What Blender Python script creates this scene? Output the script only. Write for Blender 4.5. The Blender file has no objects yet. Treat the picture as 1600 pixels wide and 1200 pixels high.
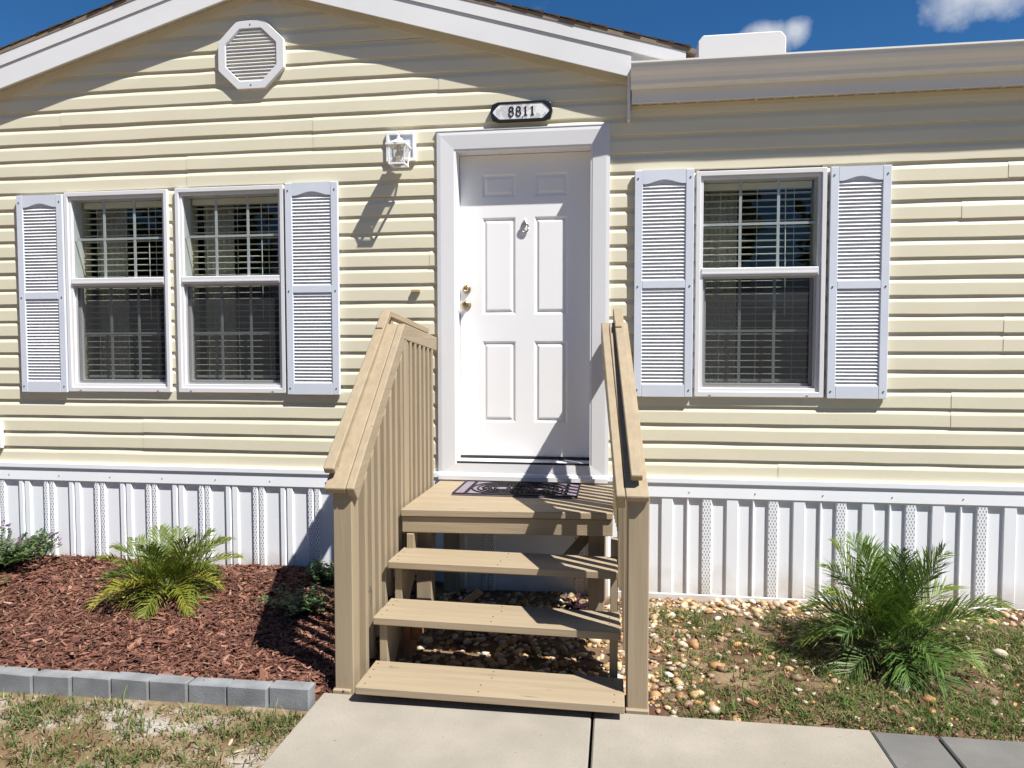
import bpy, bmesh, math, random
import numpy as np
from mathutils import Vector, Matrix
random.seed(7); RNG = np.random.default_rng(11)
S = bpy.context.scene
COL = S.collection
R = math.radians

# ------------------------------------------------------------------ camera
cam = bpy.data.cameras.new('camera'); camo = bpy.data.objects.new('camera', cam); COL.objects.link(camo)
cam.sensor_width = 36; cam.lens = 25.497; cam.clip_start = .05; cam.clip_end = 2000
camo.location = (.607, -4.7308, 1.5914)
camo.rotation_euler = (R(90 - 2.643), R(.0486), R(8.1537))
S.camera = camo
S.view_settings.view_transform = 'Standard'; S.view_settings.look = 'None'
S.view_settings.gamma = 1; S.view_settings.use_curve_mapping = False
S.view_settings.exposure = .82

# ------------------------------------------------------------------ light
SUNV = Vector((.555, -.347, 1)).normalized()          # towards the sun
el = math.asin(SUNV.z); az = math.atan2(SUNV.x, SUNV.y)
W = bpy.data.worlds.new('World'); S.world = W; W.use_nodes = True
def world():
    nt = W.node_tree; N = nt.nodes; L = nt.links; N.clear()
    def n(t, **k):
        o = N.new(t)
        for a, b in k.items(): setattr(o, a, b)
        return o
    def m(op, a, b=None, clamp=False):
        o = n('ShaderNodeMath', operation=op); o.use_clamp = clamp
        for i, v in enumerate((a, b)):
            if v is None: continue
            if isinstance(v, (int, float)): o.inputs[i].default_value = v
            else: L.new(v, o.inputs[i])
        return o.outputs[0]
    sky = n('ShaderNodeTexSky', sky_type='NISHITA'); sky.sun_disc = False
    sky.sun_elevation = el; sky.sun_rotation = az; sky.air_density = 1.0; sky.dust_density = 0.; sky.ozone_density = 5.; sky.altitude = 1800
    tc = n('ShaderNodeTexCoord'); sep = n('ShaderNodeSeparateXYZ'); L.new(tc.outputs['Generated'], sep.inputs[0])
    zz = m('ADD', m('MAXIMUM', sep.outputs[2], 0.0), .12)
    cb = n('ShaderNodeCombineXYZ'); L.new(m('DIVIDE', sep.outputs[0], zz), cb.inputs[0]); L.new(m('DIVIDE', sep.outputs[1], zz), cb.inputs[1])
    nz = n('ShaderNodeTexNoise'); nz.inputs['Scale'].default_value = 1.15; nz.inputs['Detail'].default_value = 9; nz.inputs['Roughness'].default_value = .58
    mp = n('ShaderNodeMapping'); mp.inputs['Location'].default_value = (3.7, 1.9, 0); L.new(cb.outputs[0], mp.inputs[0]); L.new(mp.outputs[0], nz.inputs['Vector'])
    rp = n('ShaderNodeMapRange'); rp.interpolation_type = 'SMOOTHSTEP'
    rp.inputs[1].default_value = .56; rp.inputs[2].default_value = .74; L.new(nz.outputs[0], rp.inputs[0])
    # two small clouds low over the roof: soft spots broken up by noise
    n2 = n('ShaderNodeTexNoise'); n2.inputs['Scale'].default_value = 26; n2.inputs['Detail'].default_value = 8; n2.inputs['Roughness'].default_value = .6
    L.new(tc.outputs['Generated'], n2.inputs['Vector'])
    tot = rp.outputs[0]
    for d, rad, sy in CLOUDS:
        vm = n('ShaderNodeVectorMath', operation='SUBTRACT'); L.new(tc.outputs['Generated'], vm.inputs[0]); vm.inputs[1].default_value = d
        sc = n('ShaderNodeVectorMath', operation='MULTIPLY'); L.new(vm.outputs[0], sc.inputs[0]); sc.inputs[1].default_value = (1, 1, sy)
        ln = n('ShaderNodeVectorMath', operation='LENGTH'); L.new(sc.outputs[0], ln.inputs[0])
        f = m('SUBTRACT', 1.0, m('DIVIDE', ln.outputs['Value'], rad), True)
        f = m('MULTIPLY', m('SUBTRACT', m('ADD', m('MULTIPLY', f, 1.1), n2.outputs[0]), .78), 1.7, True)
        tot = m('MAXIMUM', tot, f)
    mix = n('ShaderNodeMix', data_type='RGBA'); mix.clamp_factor = True
    L.new(m('MULTIPLY', tot, .7), mix.inputs[0]); hs = n('ShaderNodeHueSaturation'); hs.inputs['Saturation'].default_value = 1.24; hs.inputs['Value'].default_value = .95; L.new(sky.outputs[0], hs.inputs['Color']); L.new(hs.outputs[0], mix.inputs[6]); mix.inputs[7].default_value = (7.5, 7.7, 8.0, 1)
    bg = n('ShaderNodeBackground'); bg.inputs[1].default_value = .062; L.new(mix.outputs[2], bg.inputs[0])
    out = n('ShaderNodeOutputWorld'); L.new(bg.outputs[0], out.inputs[0])
def ray(px, py):
    v = Vector(((px - 800) / 1133.18, (600 - py) / 1133.18, -1))
    return (camo.rotation_euler.to_matrix() @ v).normalized()
CLOUDS = [(tuple(ray(1195, 60)), .058, 2.1), (tuple(ray(1245, 48)), .030, 1.2), (tuple(ray(1540, -16)), .098, 2.2)]
world()
sl = bpy.data.lights.new('sun', 'SUN'); sl.energy = 5.0; sl.angle = R(.5); sl.color = (1, .965, .895)
so = bpy.data.objects.new('sun', sl); COL.objects.link(so); so.location = SUNV * 30
so.rotation_euler = SUNV.to_track_quat('Z', 'Y').to_euler()

# ------------------------------------------------------------------ materials
MAT = {}
def mat(name, col, rough=.6, spec=.4, var=.06, vscale=6., stretch=(1, 1, 1), bump=0., bscale=60., metal=0., extra=None, dirt=0., dirtcol=(.2, .16, .12), dscale=2.5):
    """painted / plain surface: base colour with soft blotches, fine relief, optional dirt stains"""
    M = bpy.data.materials.new(name); M.use_nodes = True; nt = M.node_tree; N = nt.nodes; L = nt.links
    b = N['Principled BSDF']; b.inputs['Roughness'].default_value = rough; b.inputs['Metallic'].default_value = metal
    b.inputs['Specular IOR Level'].default_value = spec
    tc = N.new('ShaderNodeTexCoord'); mp = N.new('ShaderNodeMapping'); mp.inputs['Scale'].default_value = stretch
    L.new(tc.outputs['Object'], mp.inputs[0])
    nz = N.new('ShaderNodeTexNoise'); nz.inputs['Scale'].default_value = vscale; nz.inputs['Detail'].default_value = 6; L.new(mp.outputs[0], nz.inputs['Vector'])
    rmp = N.new('ShaderNodeMapRange'); rmp.inputs[1].default_value = .3; rmp.inputs[2].default_value = .7
    rmp.inputs[3].default_value = 1 - var; rmp.inputs[4].default_value = 1 + var; L.new(nz.outputs[0], rmp.inputs[0])
    ml = N.new('ShaderNodeMix'); ml.data_type = 'RGBA'; ml.blend_type = 'MULTIPLY'; ml.inputs[0].default_value = 1
    ml.inputs[6].default_value = (*col, 1); L.new(rmp.outputs[0], ml.inputs[7]); c = ml.outputs[2]
    if dirt:
        dz = N.new('ShaderNodeTexNoise'); dz.inputs['Scale'].default_value = dscale; dz.inputs['Detail'].default_value = 9; dz.inputs['Roughness'].default_value = .65
        L.new(mp.outputs[0], dz.inputs['Vector'])
        dr = N.new('ShaderNodeMapRange'); dr.inputs[1].default_value = .52; dr.inputs[2].default_value = .78; dr.inputs[4].default_value = dirt; L.new(dz.outputs[0], dr.inputs[0])
        dm = N.new('ShaderNodeMix'); dm.data_type = 'RGBA'; L.new(dr.outputs[0], dm.inputs[0]); L.new(c, dm.inputs[6]); dm.inputs[7].default_value = (*dirtcol, 1); c = dm.outputs[2]
    if extra: c = extra(N, L, tc, c, b)
    L.new(c, b.inputs['Base Color'])
    if bump:
        bz = N.new('ShaderNodeTexNoise'); bz.inputs['Scale'].default_value = bscale; bz.inputs['Detail'].default_value = 5; L.new(mp.outputs[0], bz.inputs['Vector'])
        bp = N.new('ShaderNodeBump'); bp.inputs['Strength'].default_value = bump; bp.inputs['Distance'].default_value = .004
        L.new(bz.outputs[0], bp.inputs['Height']); L.new(bp.outputs[0], b.inputs['Normal'])
    MAT[name] = M; return M

def attr_mat(name, rough=.8, translucent=0., spec=.2, noise=0.):
    """colour from the 'tint' colour attribute of each chip, stone, blade or leaflet"""
    M = bpy.data.materials.new(name); M.use_nodes = True; N = M.node_tree.nodes; L = M.node_tree.links
    b = N['Principled BSDF']; b.inputs['Roughness'].default_value = rough; b.inputs['Specular IOR Level'].default_value = spec
    a = N.new('ShaderNodeVertexColor'); a.layer_name = 'tint'; c = a.outputs[0]
    if noise:
        tc = N.new('ShaderNodeTexCoord'); nz = N.new('ShaderNodeTexNoise'); nz.inputs['Scale'].default_value = 90; L.new(tc.outputs['Object'], nz.inputs['Vector'])
        r = N.new('ShaderNodeMapRange'); r.inputs[3].default_value = 1 - noise; r.inputs[4].default_value = 1 + noise; L.new(nz.outputs[0], r.inputs[0])
        ml = N.new('ShaderNodeMix'); ml.data_type = 'RGBA'; ml.blend_type = 'MULTIPLY'; ml.inputs[0].default_value = 1; L.new(c, ml.inputs[6]); L.new(r.outputs[0], ml.inputs[7]); c = ml.outputs[2]
    L.new(c, b.inputs['Base Color'])
    if translucent:
        t = N.new('ShaderNodeBsdfTranslucent'); L.new(c, t.inputs[0]); mx = N.new('ShaderNodeMixShader'); mx.inputs[0].default_value = translucent
        L.new(b.outputs[0], mx.inputs[1]); L.new(t.outputs[0], mx.inputs[2]); L.new(mx.outputs[0], N['Material Output'].inputs[0])
    MAT[name] = M; return M

def glass_mat(name, tint, ior=1.5, rough=0.):
    M = bpy.data.materials.new(name); M.use_nodes = True; N = M.node_tree.nodes; L = M.node_tree.links
    N.remove(N['Principled BSDF'])
    t = N.new('ShaderNodeBsdfTransparent'); t.inputs[0].default_value = (*tint, 1)
    g = N.new('ShaderNodeBsdfGlossy'); g.inputs['Roughness'].default_value = rough
    ge = N.new('ShaderNodeNewGeometry'); dt = N.new('ShaderNodeVectorMath'); dt.operation = 'DOT_PRODUCT'; L.new(ge.outputs['Normal'], dt.inputs[0]); L.new(ge.outputs['Incoming'], dt.inputs[1])
    def mth(op, a, b=None):
        o = N.new('ShaderNodeMath'); o.operation = op
        for i, v in enumerate((a, b)):
            if v is None: continue
            if isinstance(v, (int, float)): o.inputs[i].default_value = v
            else: L.new(v, o.inputs[i])
        return o.outputs[0]
    f0 = ((ior - 1) / (ior + 1)) ** 2
    fr = mth('ADD', mth('MULTIPLY', mth('POWER', mth('SUBTRACT', 1.0, mth('ABSOLUTE', dt.outputs['Value'])), 5.0), 1 - f0), f0)
    mx = N.new('ShaderNodeMixShader'); L.new(fr, mx.inputs[0]); L.new(t.outputs[0], mx.inputs[1]); L.new(g.outputs[0], mx.inputs[2])
    L.new(mx.outputs[0], N['Material Output'].inputs[0]); MAT[name] = M; return M

def screen_mat():
    M = bpy.data.materials.new('insect_mesh'); M.use_nodes = True; N = M.node_tree.nodes; L = M.node_tree.links
    b = N['Principled BSDF']; b.inputs['Base Color'].default_value = (.045, .047, .05, 1); b.inputs['Roughness'].default_value = .7
    t = N.new('ShaderNodeBsdfTransparent'); mx = N.new('ShaderNodeMixShader'); mx.inputs[0].default_value = .26
    L.new(t.outputs[0], mx.inputs[1]); L.new(b.outputs[0], mx.inputs[2]); L.new(mx.outputs[0], N['Material Output'].inputs[0]); MAT['insect_mesh'] = M

def perf(N, L, tc, c, b):
    """lattice of small punched holes"""
    mp = N.new('ShaderNodeMapping'); mp.inputs['Rotation'].default_value = (0, R(45), 0); mp.inputs['Scale'].default_value = (62, 0, 46)
    mp.vector_type = 'POINT'; s = N.new('ShaderNodeMapping'); s.inputs['Scale'].default_value = (1.3, 0, .8); L.new(tc.outputs['Object'], s.inputs[0]); L.new(s.outputs[0], mp.inputs[0])
    fr = N.new('ShaderNodeVectorMath'); fr.operation = 'FRACTION'; L.new(mp.outputs[0], fr.inputs[0])
    su = N.new('ShaderNodeVectorMath'); su.operation = 'SUBTRACT'; L.new(fr.outputs[0], su.inputs[0]); su.inputs[1].default_value = (.5, 0, .5)
    ln = N.new('ShaderNodeVectorMath'); ln.operation = 'LENGTH'; L.new(su.outputs[0], ln.inputs[0])
    lt = N.new('ShaderNodeMapRange'); lt.inputs[1].default_value = .22; lt.inputs[2].default_value = .32; lt.inputs[3].default_value = 1; lt.inputs[4].default_value = 0; L.new(ln.outputs['Value'], lt.inputs[0])
    mx = N.new('ShaderNodeMix'); mx.data_type = 'RGBA'; L.new(lt.outputs[0], mx.inputs[0]); L.new(c, mx.inputs[6]); mx.inputs[7].default_value = (.22, .22, .23, 1)
    return mx.outputs[2]

def checks(st):
    def f(N, L, tc, c, b):
        mp = N.new('ShaderNodeMapping'); mp.inputs['Scale'].default_value = tuple(1 if v == 1 else .045 for v in st); L.new(tc.outputs['Object'], mp.inputs[0])
        nz = N.new('ShaderNodeTexNoise'); nz.inputs['Scale'].default_value = 17; nz.inputs['Detail'].default_value = 3; nz.inputs['Distortion'].default_value = .3; L.new(mp.outputs[0], nz.inputs['Vector'])
        ab = N.new('ShaderNodeMath'); ab.operation = 'COMPARE'; L.new(nz.outputs[0], ab.inputs[0]); ab.inputs[1].default_value = .655; ab.inputs[2].default_value = .0035
        n2 = N.new('ShaderNodeTexNoise'); n2.inputs['Scale'].default_value = 2.3; L.new(tc.outputs['Object'], n2.inputs['Vector'])
        gt = N.new('ShaderNodeMath'); gt.operation = 'GREATER_THAN'; L.new(n2.outputs[0], gt.inputs[0]); gt.inputs[1].default_value = .5
        mu = N.new('ShaderNodeMath'); mu.operation = 'MULTIPLY'; L.new(ab.outputs[0], mu.inputs[0]); L.new(gt.outputs[0], mu.inputs[1])
        m2 = N.new('ShaderNodeMath'); m2.operation = 'MULTIPLY'; L.new(mu.outputs[0], m2.inputs[0]); m2.inputs[1].default_value = .75
        mx = N.new('ShaderNodeMix'); mx.data_type = 'RGBA'; L.new(m2.outputs[0], mx.inputs[0]); L.new(c, mx.inputs[6]); mx.inputs[7].default_value = (.09, .065, .045, 1); return mx.outputs[2]
    return f
def mud(nxt=None):
    def f(N, L, tc, c, b):
        if nxt: c = nxt(N, L, tc, c, b)
        sp = N.new('ShaderNodeSeparateXYZ'); ge = N.new('ShaderNodeNewGeometry'); L.new(ge.outputs['Position'], sp.inputs[0])
        nz = N.new('ShaderNodeTexNoise'); nz.inputs['Scale'].default_value = 5; nz.inputs['Detail'].default_value = 8; L.new(ge.outputs['Position'], nz.inputs['Vector'])
        h = N.new('ShaderNodeMath'); h.operation = 'MULTIPLY_ADD'; L.new(nz.outputs[0], h.inputs[0]); h.inputs[1].default_value = -.42; L.new(sp.outputs[2], h.inputs[2])
        mr_ = N.new('ShaderNodeMapRange'); mr_.inputs[1].default_value = -.20; mr_.inputs[2].default_value = -.02; mr_.inputs[3].default_value = .55; mr_.inputs[4].default_value = 0; L.new(h.outputs[0], mr_.inputs[0])
        mx = N.new('ShaderNodeMix'); mx.data_type = 'RGBA'; L.new(mr_.outputs[0], mx.inputs[0]); L.new(c, mx.inputs[6]); mx.inputs[7].default_value = (.45, .39, .31, 1); return mx.outputs[2]
    return f
SID = (.70, .652, .50)
mat('siding', SID, .5, .35, .03, 1.5, (1, 1, 4), .05, 90, dirt=.10, dirtcol=(.5, .45, .36))
mat('white_vinyl', (.68, .68, .70), .45, .4, .02, 3, bump=.03)
mat('shutter_white', (.60, .64, .72), .5, .35, .03, 5, bump=.05, bscale=120)
mat('louver_white', (.82, .83, .85), .5, .35, .03, 5)
mat('door_white', (.83, .83, .84), .4, .4, .015, 3)
mat('fascia_white', (.74, .74, .75), .45, .4, .03, 2, dirt=.12, dirtcol=(.55, .53, .5))
mat('gutter_white', (.76, .75, .72), .4, .4, .03, 1.5)
mat('soffit_cream', (.60, .56, .47), .6, .3, .03, 3)
mat('trim_cream', (.66, .60, .46), .55, .3, .03, 3)
mat('skirt_white', (.82, .84, .88), .5, .35, .03, 2, (1, 1, .5), dirt=.12, dirtcol=(.6, .58, .54), extra=mud())
mat('skirt_perforated', (.82, .84, .88), .5, .35, .02, 2, extra=mud(perf))
TAN = (.315, .25, .168)
for ax, st in (('x', (.06, 1, 1)), ('y', (1, .06, 1)), ('z', (1, 1, .06))):
    mat('tan_wood_' + ax, TAN, .6, .3, .09, 26, st, .35, 70, dirt=.42, dirtcol=(.235, .19, .14), dscale=5, extra=checks(st))
mat('raw_wood', (.25, .12, .06), .8, .2, .2, 20, (1, 1, .1), .3)
mat('black_paint', (.012, .013, .02), .35, .5, .1)
def marble(N, L, tc, c, b):
    nz = N.new('ShaderNodeTexNoise'); nz.inputs['Scale'].default_value = 14; nz.inputs['Detail'].default_value = 8; nz.inputs['Distortion'].default_value = 1.6; L.new(tc.outputs['Object'], nz.inputs['Vector'])
    r = N.new('ShaderNodeValToRGB'); r.color_ramp.elements[0].position = .46; r.color_ramp.elements[0].color = (.55, .55, .56, 1); r.color_ramp.elements[1].position = .53; r.color_ramp.elements[1].color = (.8, .8, .8, 1)
    L.new(nz.outputs[0], r.inputs[0]); return r.outputs[0]
mat('sign_marble', (.8, .8, .8), .4, .4, extra=marble)
mat('brass', (.42, .33, .19), .28, .5, .08, metal=.9)
mat('steel', (.45, .45, .44), .25, .5, .05, metal=.9)
mat('aluminium', (.55, .55, .56), .4, .5, .05, metal=.7)
mat('dark_rubber', (.03, .03, .03), .7)
mat('blind_slat', (.82, .80, .70), .5, .3, .03)
mat('curtain', (.72, .72, .66), .9, .1, .05)
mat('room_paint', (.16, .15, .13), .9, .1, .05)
mat('lamp_white', (.82, .82, .82), .35, .4, .02)
mat('bulb', (.85, .80, .66), .3, .4)
mat('tan_plastic', (.40, .30, .16), .5)
mat('shingle', (.085, .062, .048), .95, .1, .35, 30, bump=.6, bscale=160)
mat('shingle_edge', (.26, .21, .155), .9, .1, .12, 12)
def speckle(N, L, tc, c, b):
    """grit and rust specks"""
    for sc, th, col, k in ((160, .66, (.16, .145, .125, 1), .55), (85, .72, (.42, .40, .36, 1), .5), (30, .755, (.11, .075, .05, 1), .7)):
        nz = N.new('ShaderNodeTexNoise'); nz.inputs['Scale'].default_value = sc; nz.inputs['Detail'].default_value = 2; L.new(tc.outputs['Object'], nz.inputs['Vector'])
        g = N.new('ShaderNodeMapRange'); g.inputs[1].default_value = th; g.inputs[2].default_value = th + .03; g.inputs[4].default_value = k; L.new(nz.outputs[0], g.inputs[0])
        mx = N.new('ShaderNodeMix'); mx.data_type = 'RGBA'; L.new(g.outputs[0], mx.inputs[0]); L.new(c, mx.inputs[6]); mx.inputs[7].default_value = col; c = mx.outputs[2]
    return c
mat('concrete', (.29, .262, .22), .85, .2, .10, 3.5, bump=.5, bscale=240, dirt=.5, dirtcol=(.20, .185, .16), dscale=1.3, extra=speckle)
mat('old_concrete', (.14, .136, .13), .9, .2, .14, 5, bump=.35, bscale=200, dirt=.6, dirtcol=(.08, .08, .08), dscale=2.2, extra=speckle)
mat('paver', (.20, .207, .217), .9, .2, .22, 9, bump=.5, bscale=150, dirt=.35, dirtcol=(.34, .34, .34), dscale=6)
mat('mulch_soil', (.085, .038, .026), .95, .1, .4, 40, bump=.8, bscale=90)
def bedmix(N, L, tc, c, b):
    nz = N.new('ShaderNodeTexNoise'); nz.inputs['Scale'].default_value = 3.2; nz.inputs['Detail'].default_value = 8; L.new(tc.outputs['Object'], nz.inputs['Vector'])
    r = N.new('ShaderNodeValToRGB'); e = r.color_ramp.elements; e[0].position = .38; e[0].color = (.085, .045, .03, 1); e[1].position = .66; e[1].color = (.22, .16, .10, 1)
    L.new(nz.outputs[0], r.inputs[0]); return r.outputs[0]
mat('gravel_soil', (.2, .15, .1), .95, .1, extra=bedmix, bump=.9, bscale=70)
def lawnmix(N, L, tc, c, b):
    nz = N.new('ShaderNodeTexNoise'); nz.inputs['Scale'].default_value = 3.4; nz.inputs['Detail'].default_value = 9; nz.inputs['Roughness'].default_value = .65; L.new(tc.outputs['Object'], nz.inputs['Vector'])
    r = N.new('ShaderNodeValToRGB'); e = r.color_ramp.elements
    e[0].position = .40; e[0].color = (.13, .085, .045, 1); e[1].position = .64; e[1].color = (.36, .325, .29, 1)
    m = e.new(.52); m.color = (.21, .155, .095, 1)
    L.new(nz.outputs[0], r.inputs[0]); return r.outputs[0]
mat('sandy_lawn', (.3, .25, .2), .95, .1, extra=lawnmix, bump=.9, bscale=60)
mat('mat_rubber', (.022, .022, .024), .75, .3, .2)
mat('mat_purple', (.22, .18, .225), .9, .1, .12, 20, bump=.3)
mat('palm_trunk', (.12, .085, .05), .95, .1, .3, 30, bump=.8)
attr_mat('mulch_chip', .9); attr_mat('pebble', .55, spec=.35, noise=.18); attr_mat('grass_blade', .7, .25); attr_mat('leaf', .5, .22, .35); attr_mat('petal', .7, .3)
glass_mat('glass', (.90, .92, .91), 1.40); glass_mat('lamp_glass', (.93, .93, .93), 1.45, .05); screen_mat()

# ------------------------------------------------------------------ mesh helpers
class MB:
    def __init__(s): s.v = []; s.f = []; s.m = []
    def add(s, vs, fs, mi=0):
        o = len(s.v); s.v += [tuple(v) for v in vs]; s.f += [tuple(i + o for i in f) for f in fs]; s.m += [mi] * len(fs); return s
    def box(s, x0, x1, y0, y1, z0, z1, mi=0):
        v = [(x, y, z) for z in (z0, z1) for y in (y0, y1) for x in (x0, x1)]
        return s.add(v, [(0, 2, 3, 1), (4, 5, 7, 6), (0, 1, 5, 4), (2, 6, 7, 3), (0, 4, 6, 2), (1, 3, 7, 5)], mi)
    def hexa(s, v, mi=0):                       # eight corners in box order
        return s.add(v, [(0, 2, 3, 1), (4, 5, 7, 6), (0, 1, 5, 4), (2, 6, 7, 3), (0, 4, 6, 2), (1, 3, 7, 5)], mi)
    def prism(s, poly, f, a, b, mi=0):          # polygon (u,v) carried from a to b by f(u,v,t)
        n = len(poly); v = [f(u, w, a) for u, w in poly] + [f(u, w, b) for u, w in poly]
        return s.add(v, [tuple(range(n))[::-1], tuple(range(n, 2 * n))] + [(i, (i + 1) % n, n + (i + 1) % n, n + i) for i in range(n)], mi)
    def ring(s, outer, inner, f, a, b, mi=0):   # frame: outer and inner outline of equal count, from depth a to b
        n = len(outer); v = [f(u, w, t) for t in (a, b) for pl in (outer, inner) for u, w in pl]; fs = []
        for i in range(n):
            j = (i + 1) % n
            fs += [(i, j, n + j, n + i), (2 * n + j, 2 * n + i, 3 * n + i, 3 * n + j), (j, i, 2 * n + i, 2 * n + j), (n + i, n + j, 3 * n + j, 3 * n + i)]
        return s.add(v, fs, mi)
    def tube(s, pts, r, n=8, mi=0, cap=True):
        pts = [Vector(p) for p in pts]; k = len(pts); rr = r if isinstance(r, (list, tuple)) else [r] * k; vs = []
        for i, p in enumerate(pts):
            d = (pts[min(i + 1, k - 1)] - pts[max(i - 1, 0)]).normalized(); u = d.orthogonal().normalized()
            if abs(d.z) < .9: u = d.cross(Vector((0, 0, 1))).normalized()
            w = d.cross(u)
            vs += [p + (u * math.cos(2 * math.pi * j / n) + w * math.sin(2 * math.pi * j / n)) * rr[i] for j in range(n)]
        fs = [(i * n + j, i * n + (j + 1) % n, (i + 1) * n + (j + 1) % n, (i + 1) * n + j) for i in range(k - 1) for j in range(n)]
        if cap: fs += [tuple(range(n))[::-1], tuple(range((k - 1) * n, k * n))]
        return s.add(vs, fs, mi)
    def lathe(s, c, prof, n=16, axis='y', mi=0):    # profile (r, t) along axis from c
        vs = []
        for r, t in prof:
            for j in range(n):
                a = 2 * math.pi * j / n; u, w = r * math.cos(a), r * math.sin(a)
                vs.append((c[0] + u, c[1] + t, c[2] + w) if axis == 'y' else (c[0] + u, c[1] + w, c[2] + t))
        k = len(prof)
        fs = [(i * n + j, i * n + (j + 1) % n, (i + 1) * n + (j + 1) % n, (i + 1) * n + j) for i in range(k - 1) for j in range(n)]
        fs += [tuple(range(n))[::-1], tuple(range((k - 1) * n, k * n))]
        return s.add(vs, fs, mi)
OFF = {}
def link(o, parent):
    COL.objects.link(o)
    if parent is not None: o.parent = parent; OFF[o.name] = OFF[parent.name] + o.location
    else: OFF[o.name] = o.location.copy()
    return o
def mesh_of(mb, name, off=Vector(), bevel=0., smooth=False, mats=()):
    me = bpy.data.meshes.new(name)
    me.from_pydata([(v[0] - off.x, v[1] - off.y, v[2] - off.z) for v in mb.v], [], mb.f)
    for m_ in mats: me.materials.append(MAT[m_])
    if len(mats) > 1: me.polygons.foreach_set('material_index', mb.m)
    bm = bmesh.new(); bm.from_mesh(me); bmesh.ops.recalc_face_normals(bm, faces=bm.faces)
    if bevel: bmesh.ops.bevel(bm, geom=bm.edges[:], offset=bevel, segments=1, affect='EDGES', profile=.5, clamp_overlap=True)
    bm.to_mesh(me); bm.free()
    if smooth: me.polygons.foreach_set('use_smooth', [True] * len(me.polygons))
    return me
def obj(name, mb, m, parent=None, bevel=0., smooth=False, origin=None):
    """ONE mesh object from world coordinates, parented"""
    ms = m if isinstance(m, (list, tuple)) else (m,)
    po = OFF[parent.name] if parent is not None else Vector()
    org = Vector(origin) if origin is not None else po.copy()
    o = bpy.data.objects.new(name, mesh_of(mb, name, org, bevel, smooth, ms)); o.location = org - po
    return link(o, parent)
def inst(name, me, at, parent):
    o = bpy.data.objects.new(name, me); o.location = Vector(at) - (OFF[parent.name] if parent is not None else Vector()); return link(o, parent)
def thing(name, label, cat, loc=(0, 0, 0), group=None):
    o = bpy.data.objects.new(name, None); o.empty_display_size = .1; o.location = loc; link(o, None); return tag(o, label, cat, group)
def tag(o, label, cat, group=None):
    o['label'] = label; o['category'] = cat
    if group: o['group'] = group
    return o
def structure(o): o['kind'] = 'structure'; return o
XZ = lambda u, w, t: (u, t, w)
YZ = lambda u, w, t: (t, u, w)
rect = lambda x0, x1, z0, z1: [(x0, z0), (x1, z0), (x1, z1), (x0, z1)]

# ------------------------------------------------------------------ ground
def nz2(x, y, s=1.):
    return (math.sin(x * 3.1 * s + 1.3) * math.cos(y * 2.7 * s - .4) + .6 * math.sin(x * 7.3 * s + y * 5.1 * s) + .4 * math.cos(x * 13.7 * s - y * 11.9 * s + 2.)) / 2
def h_left(x, y):
    t = min(1, max(0, (y + 1.70) / 1.6)); return .045 + .035 * t * t * (3 - 2 * t) + .012 * nz2(x, y, 1.3) + .015 * min(1, max(0, (-x - 2.2) / 1.5))
def h_right(x, y):
    t = min(1, max(0, (y + 1.5) / 1.4)); return -.010 + .035 * min(1, max(0, (x - .8) / 2.2)) * t + .010 * nz2(x, y, 1.2)
def h_bed(x, y):
    w = min(1, max(0, (x + .75) / .35)); h = h_left(x, y) * (1 - w) + h_right(x, y) * w
    if x > -.80: k = min(1, max(0, (-1.50 - y) / .10)) * min(1, (x + .80) / .06); h = h * (1 - k) - .05 * k      # falls away beside the slab
    return h
def sheet(name, x0, x1, y0, y1, nx, ny, hf, m):
    mb = MB(); mb.v = [(x0 + (x1 - x0) * i / nx, y0 + (y1 - y0) * j / ny, hf(x0 + (x1 - x0) * i / nx, y0 + (y1 - y0) * j / ny)) for j in range(ny + 1) for i in range(nx + 1)]
    mb.f = [(j * (nx + 1) + i, j * (nx + 1) + i + 1, (j + 1) * (nx + 1) + i + 1, (j + 1) * (nx + 1) + i) for j in range(ny) for i in range(nx)]; mb.m = [0] * len(mb.f)
    o = obj(name, mb, m, None, smooth=True); return structure(o)
g = MB(); g.add([(-600, -600, -.062), (600, -600, -.062), (600, 600, -.062), (-600, 600, -.062)], [(0, 1, 2, 3)]); structure(obj('ground', g, 'sandy_lawn'))
sheet('mulch_bed', -5.2, -.62, -1.700, .02, 150, 60, h_bed, 'mulch_soil')
sheet('gravel_bed', -.62, 5.2, -1.62, .02, 110, 32, h_bed, 'gravel_soil')
sheet('lawn', -7, -.70, -7, -1.74, 60, 60, lambda x, y: -.008 + .006 * nz2(x, y, 1.5), 'sandy_lawn')
# walkway: poured slabs with open joints
wk = thing('walkway', 'x', 'x'); del wk['label']; del wk['category']; structure(wk)
for x0, x1, y0, y1, m_ in ((-.722, .509, -3.6, -1.605, 'concrete'), (.521, 1.660, -3.6, -1.603, 'concrete'), (-.722, .509, -6.2, -3.612, 'concrete'), (.521, 1.660, -6.2, -3.612, 'concrete'),
                           (1.667, 1.914, -3.6, -1.606, 'old_concrete'), (1.926, 4.2, -3.6, -1.604, 'old_concrete'), (1.667, 1.914, -6.2, -3.612, 'old_concrete'), (1.926, 4.2, -6.2, -3.612, 'old_concrete')):
    obj('slab', MB().box(x0, x1, y0, y1, -.16, .015 - (.004 if m_ == 'old_concrete' else 0)), m_, wk, bevel=.006)

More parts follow.
